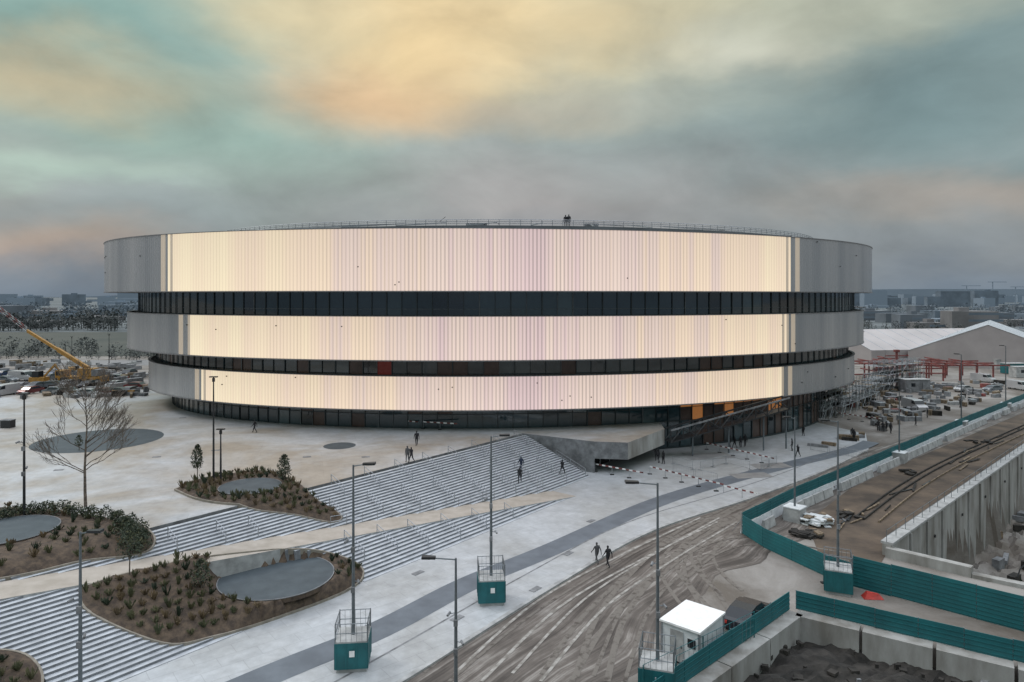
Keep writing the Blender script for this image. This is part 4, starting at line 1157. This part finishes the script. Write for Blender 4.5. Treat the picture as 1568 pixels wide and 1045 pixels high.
treeline('distant_tree_line',1250,1800,440,140,8,M_hazetree,0,40); treeline('distant_tree_line',1250,1800,700,180,13,M_hazetree2,0,90)
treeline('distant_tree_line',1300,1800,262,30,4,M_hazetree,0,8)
mb=MB(); prev=None
for k in range(80):
    an=math.radians(-75+150*k/79); d=8000; x=math.sin(an)*d; y=math.cos(an)*d; h=35+22*math.sin(k*.5)+18*math.sin(k*.23+1)+60*math.exp(-((k-61)/6)**2)
    if prev: mb.poly([prev[0],(x,y,-5),(x,y,h),prev[1]],M_hill)
    prev=((x,y,-5),(x,y,h))
mb.obj('distant_hills')

# ---------------------------------------------------------------- world
w=bpy.data.worlds.new('World'); scene.world=w; w.use_nodes=True; nt=w.node_tree; N=nt.nodes; L=nt.links
try:
    w.cycles.sampling_method='MANUAL'; w.cycles.sample_map_resolution=256
except Exception: pass
bg=N['Background']; bg.inputs['Strength'].default_value=.1
sk=N.new('ShaderNodeTexSky'); sk.sky_type='NISHITA'; sk.sun_disc=False; sk.sun_elevation=math.radians(38); sk.sun_rotation=math.radians(-70); sk.air_density=1.5; sk.dust_density=3
tc=N.new('ShaderNodeTexCoord'); nv=N.new('ShaderNodeVectorMath'); nv.operation='NORMALIZE'; L.new(tc.outputs['Generated'],nv.inputs[0])
sp=N.new('ShaderNodeSeparateXYZ'); L.new(nv.outputs[0],sp.inputs[0])
az=math_('ARCTAN2',sp.outputs[0],sp.outputs[1]); el=math_('ARCSINE',sp.outputs[2])
ns=N.new('ShaderNodeTexNoise'); ns.inputs['Scale'].default_value=3.2; ns.inputs['Detail'].default_value=5; ns.inputs['Roughness'].default_value=.55
mpv=N.new('ShaderNodeMapping'); mpv.inputs['Scale'].default_value=(1,1,2.0); L.new(nv.outputs[0],mpv.inputs[0]); L.new(mpv.outputs[0],ns.inputs['Vector'])
sc=N.new('ShaderNodeSeparateColor'); L.new(ns.outputs['Color'],sc.inputs[0])
az2=math_('MULTIPLY_ADD',sc.outputs[0],.30,math_('SUBTRACT',az,.15)); el2=math_('MULTIPLY_ADD',sc.outputs[1],.15,math_('SUBTRACT',el,.075))
pv=N.new('ShaderNodeCombineXYZ'); L.new(az2,pv.inputs[0]); L.new(el2,pv.inputs[1])
cr=N.new('ShaderNodeValToRGB'); L.new(math_('MULTIPLY',el2,2.0),cr.inputs[0]); e=cr.color_ramp.elements
e[0].position=0; e[0].color=c(118,134,150); e[1].position=.9; e[1].color=c(160,184,175)
for p_,cc in ((.10,c(142,149,156)),(.25,c(164,162,162)),(.45,c(160,167,164)),(.65,c(153,172,167))):
    q=e.new(p_); q.color=cc
cur=cr.outputs[0]
def patch(px,py,rx,ry,col,s):
    global cur
    a=math.atan((px-784)/F); b_=math.atan((HY-py)/F*math.cos(a))
    k=1.9; sx_=F/rx/k; sy_=F/ry/k
    v=N.new('ShaderNodeVectorMath'); v.operation='MULTIPLY_ADD'; L.new(pv.outputs[0],v.inputs[0]); v.inputs[1].default_value=(sx_,sy_,0); v.inputs[2].default_value=(-a*sx_,-b_*sy_,0)
    l=N.new('ShaderNodeVectorMath'); l.operation='LENGTH'; L.new(v.outputs[0],l.inputs[0])
    m_=N.new('ShaderNodeMapRange'); m_.interpolation_type='SMOOTHSTEP'; m_.inputs[1].default_value=0; m_.inputs[2].default_value=1; m_.inputs[3].default_value=s; m_.inputs[4].default_value=0; L.new(l.outputs['Value'],m_.inputs[0])
    m=N.new('ShaderNodeMix'); m.data_type='RGBA'; L.new(m_.outputs[0],m.inputs[0]); L.new(cur,m.inputs[6]); m.inputs[7].default_value=col; cur=m.outputs[2]
patch(1400,160,330,130,c(118,142,145),.9); patch(60,40,280,80,c(140,174,166),.95); patch(300,200,260,80,c(154,182,172),.85)
patch(900,50,320,85,c(224,208,168),.8); patch(650,60,180,85,c(246,218,166),.9); patch(570,150,150,50,c(226,188,144),.75); patch(420,15,130,45,c(222,206,165),.65); patch(40,118,150,38,c(208,192,156),.8)
patch(1130,80,110,35,c(218,219,202),.85); patch(1000,170,200,40,c(160,173,168),.6); patch(110,268,140,18,c(180,202,188),.85); patch(90,378,150,24,c(205,172,146),.5); patch(1510,300,190,26,c(178,164,152),.55)
patch(1350,15,240,34,c(188,192,174),.7); patch(820,175,140,28,c(200,182,156),.45); patch(300,330,260,44,c(140,158,160),.6)
n2=N.new('ShaderNodeTexNoise'); n2.inputs['Scale'].default_value=5; n2.inputs['Detail'].default_value=6; n2.inputs['Roughness'].default_value=.54; n2.inputs['Distortion'].default_value=.3
mp3=N.new('ShaderNodeMapping'); mp3.inputs['Scale'].default_value=(1,1,2.0); mp3.inputs['Rotation'].default_value=(.12,.25,0); L.new(nv.outputs[0],mp3.inputs[0]); L.new(mp3.outputs[0],n2.inputs['Vector'])
mr=N.new('ShaderNodeMapRange'); mr.inputs[1].default_value=.28; mr.inputs[2].default_value=.72; mr.inputs[3].default_value=.78; mr.inputs[4].default_value=1.22; L.new(n2.outputs['Fac'],mr.inputs[0])
zen=N.new('ShaderNodeMapRange'); zen.interpolation_type='SMOOTHSTEP'; zen.inputs[1].default_value=.42; zen.inputs[2].default_value=.85; zen.inputs[3].default_value=0.0; zen.inputs[4].default_value=1.0; L.new(el,zen.inputs[0])
zc=N.new('ShaderNodeMix'); zc.data_type='RGBA'; L.new(zen.outputs[0],zc.inputs[0]); L.new(cur,zc.inputs[6]); zc.inputs[7].default_value=c(178,181,188)
mul=math_('MULTIPLY',mr.outputs[0],math_('MULTIPLY_ADD',zen.outputs[0],28.0,9.8))
vm=N.new('ShaderNodeVectorMath'); vm.operation='SCALE'; L.new(zc.outputs[2],vm.inputs[0]); L.new(mul,vm.inputs['Scale'])
fm=N.new('ShaderNodeMix'); fm.data_type='RGBA'; fm.inputs[0].default_value=.95; L.new(sk.outputs[0],fm.inputs[6]); L.new(vm.outputs[0],fm.inputs[7])
L.new(fm.outputs[2],bg.inputs['Color'])

sun=bpy.data.lights.new('sun','SUN'); sun.energy=1.0; sun.angle=math.radians(14); sun.color=(1,.95,.89)
so=bpy.data.objects.new('sun',sun); scene.collection.objects.link(so)
az_=math.radians(-70); el_=math.radians(38)
dirv=Vector((math.sin(az_)*math.cos(el_),math.cos(az_)*math.cos(el_),math.sin(el_)))
so.rotation_euler=dirv.to_track_quat('Z','Y').to_euler()

cam=bpy.data.cameras.new('camera'); co=bpy.data.objects.new('camera',cam); scene.collection.objects.link(co); scene.camera=co
co.location=(0,0,22); co.rotation_euler=(math.radians(90),0,0)
cam.sensor_width=36; cam.lens=24*1045/1045.33; cam.shift_y=-(522.5-453)/1568; cam.clip_end=20000; cam.clip_start=.5
scene.view_settings.view_transform='Standard'; scene.view_settings.look='None'; scene.view_settings.exposure=0
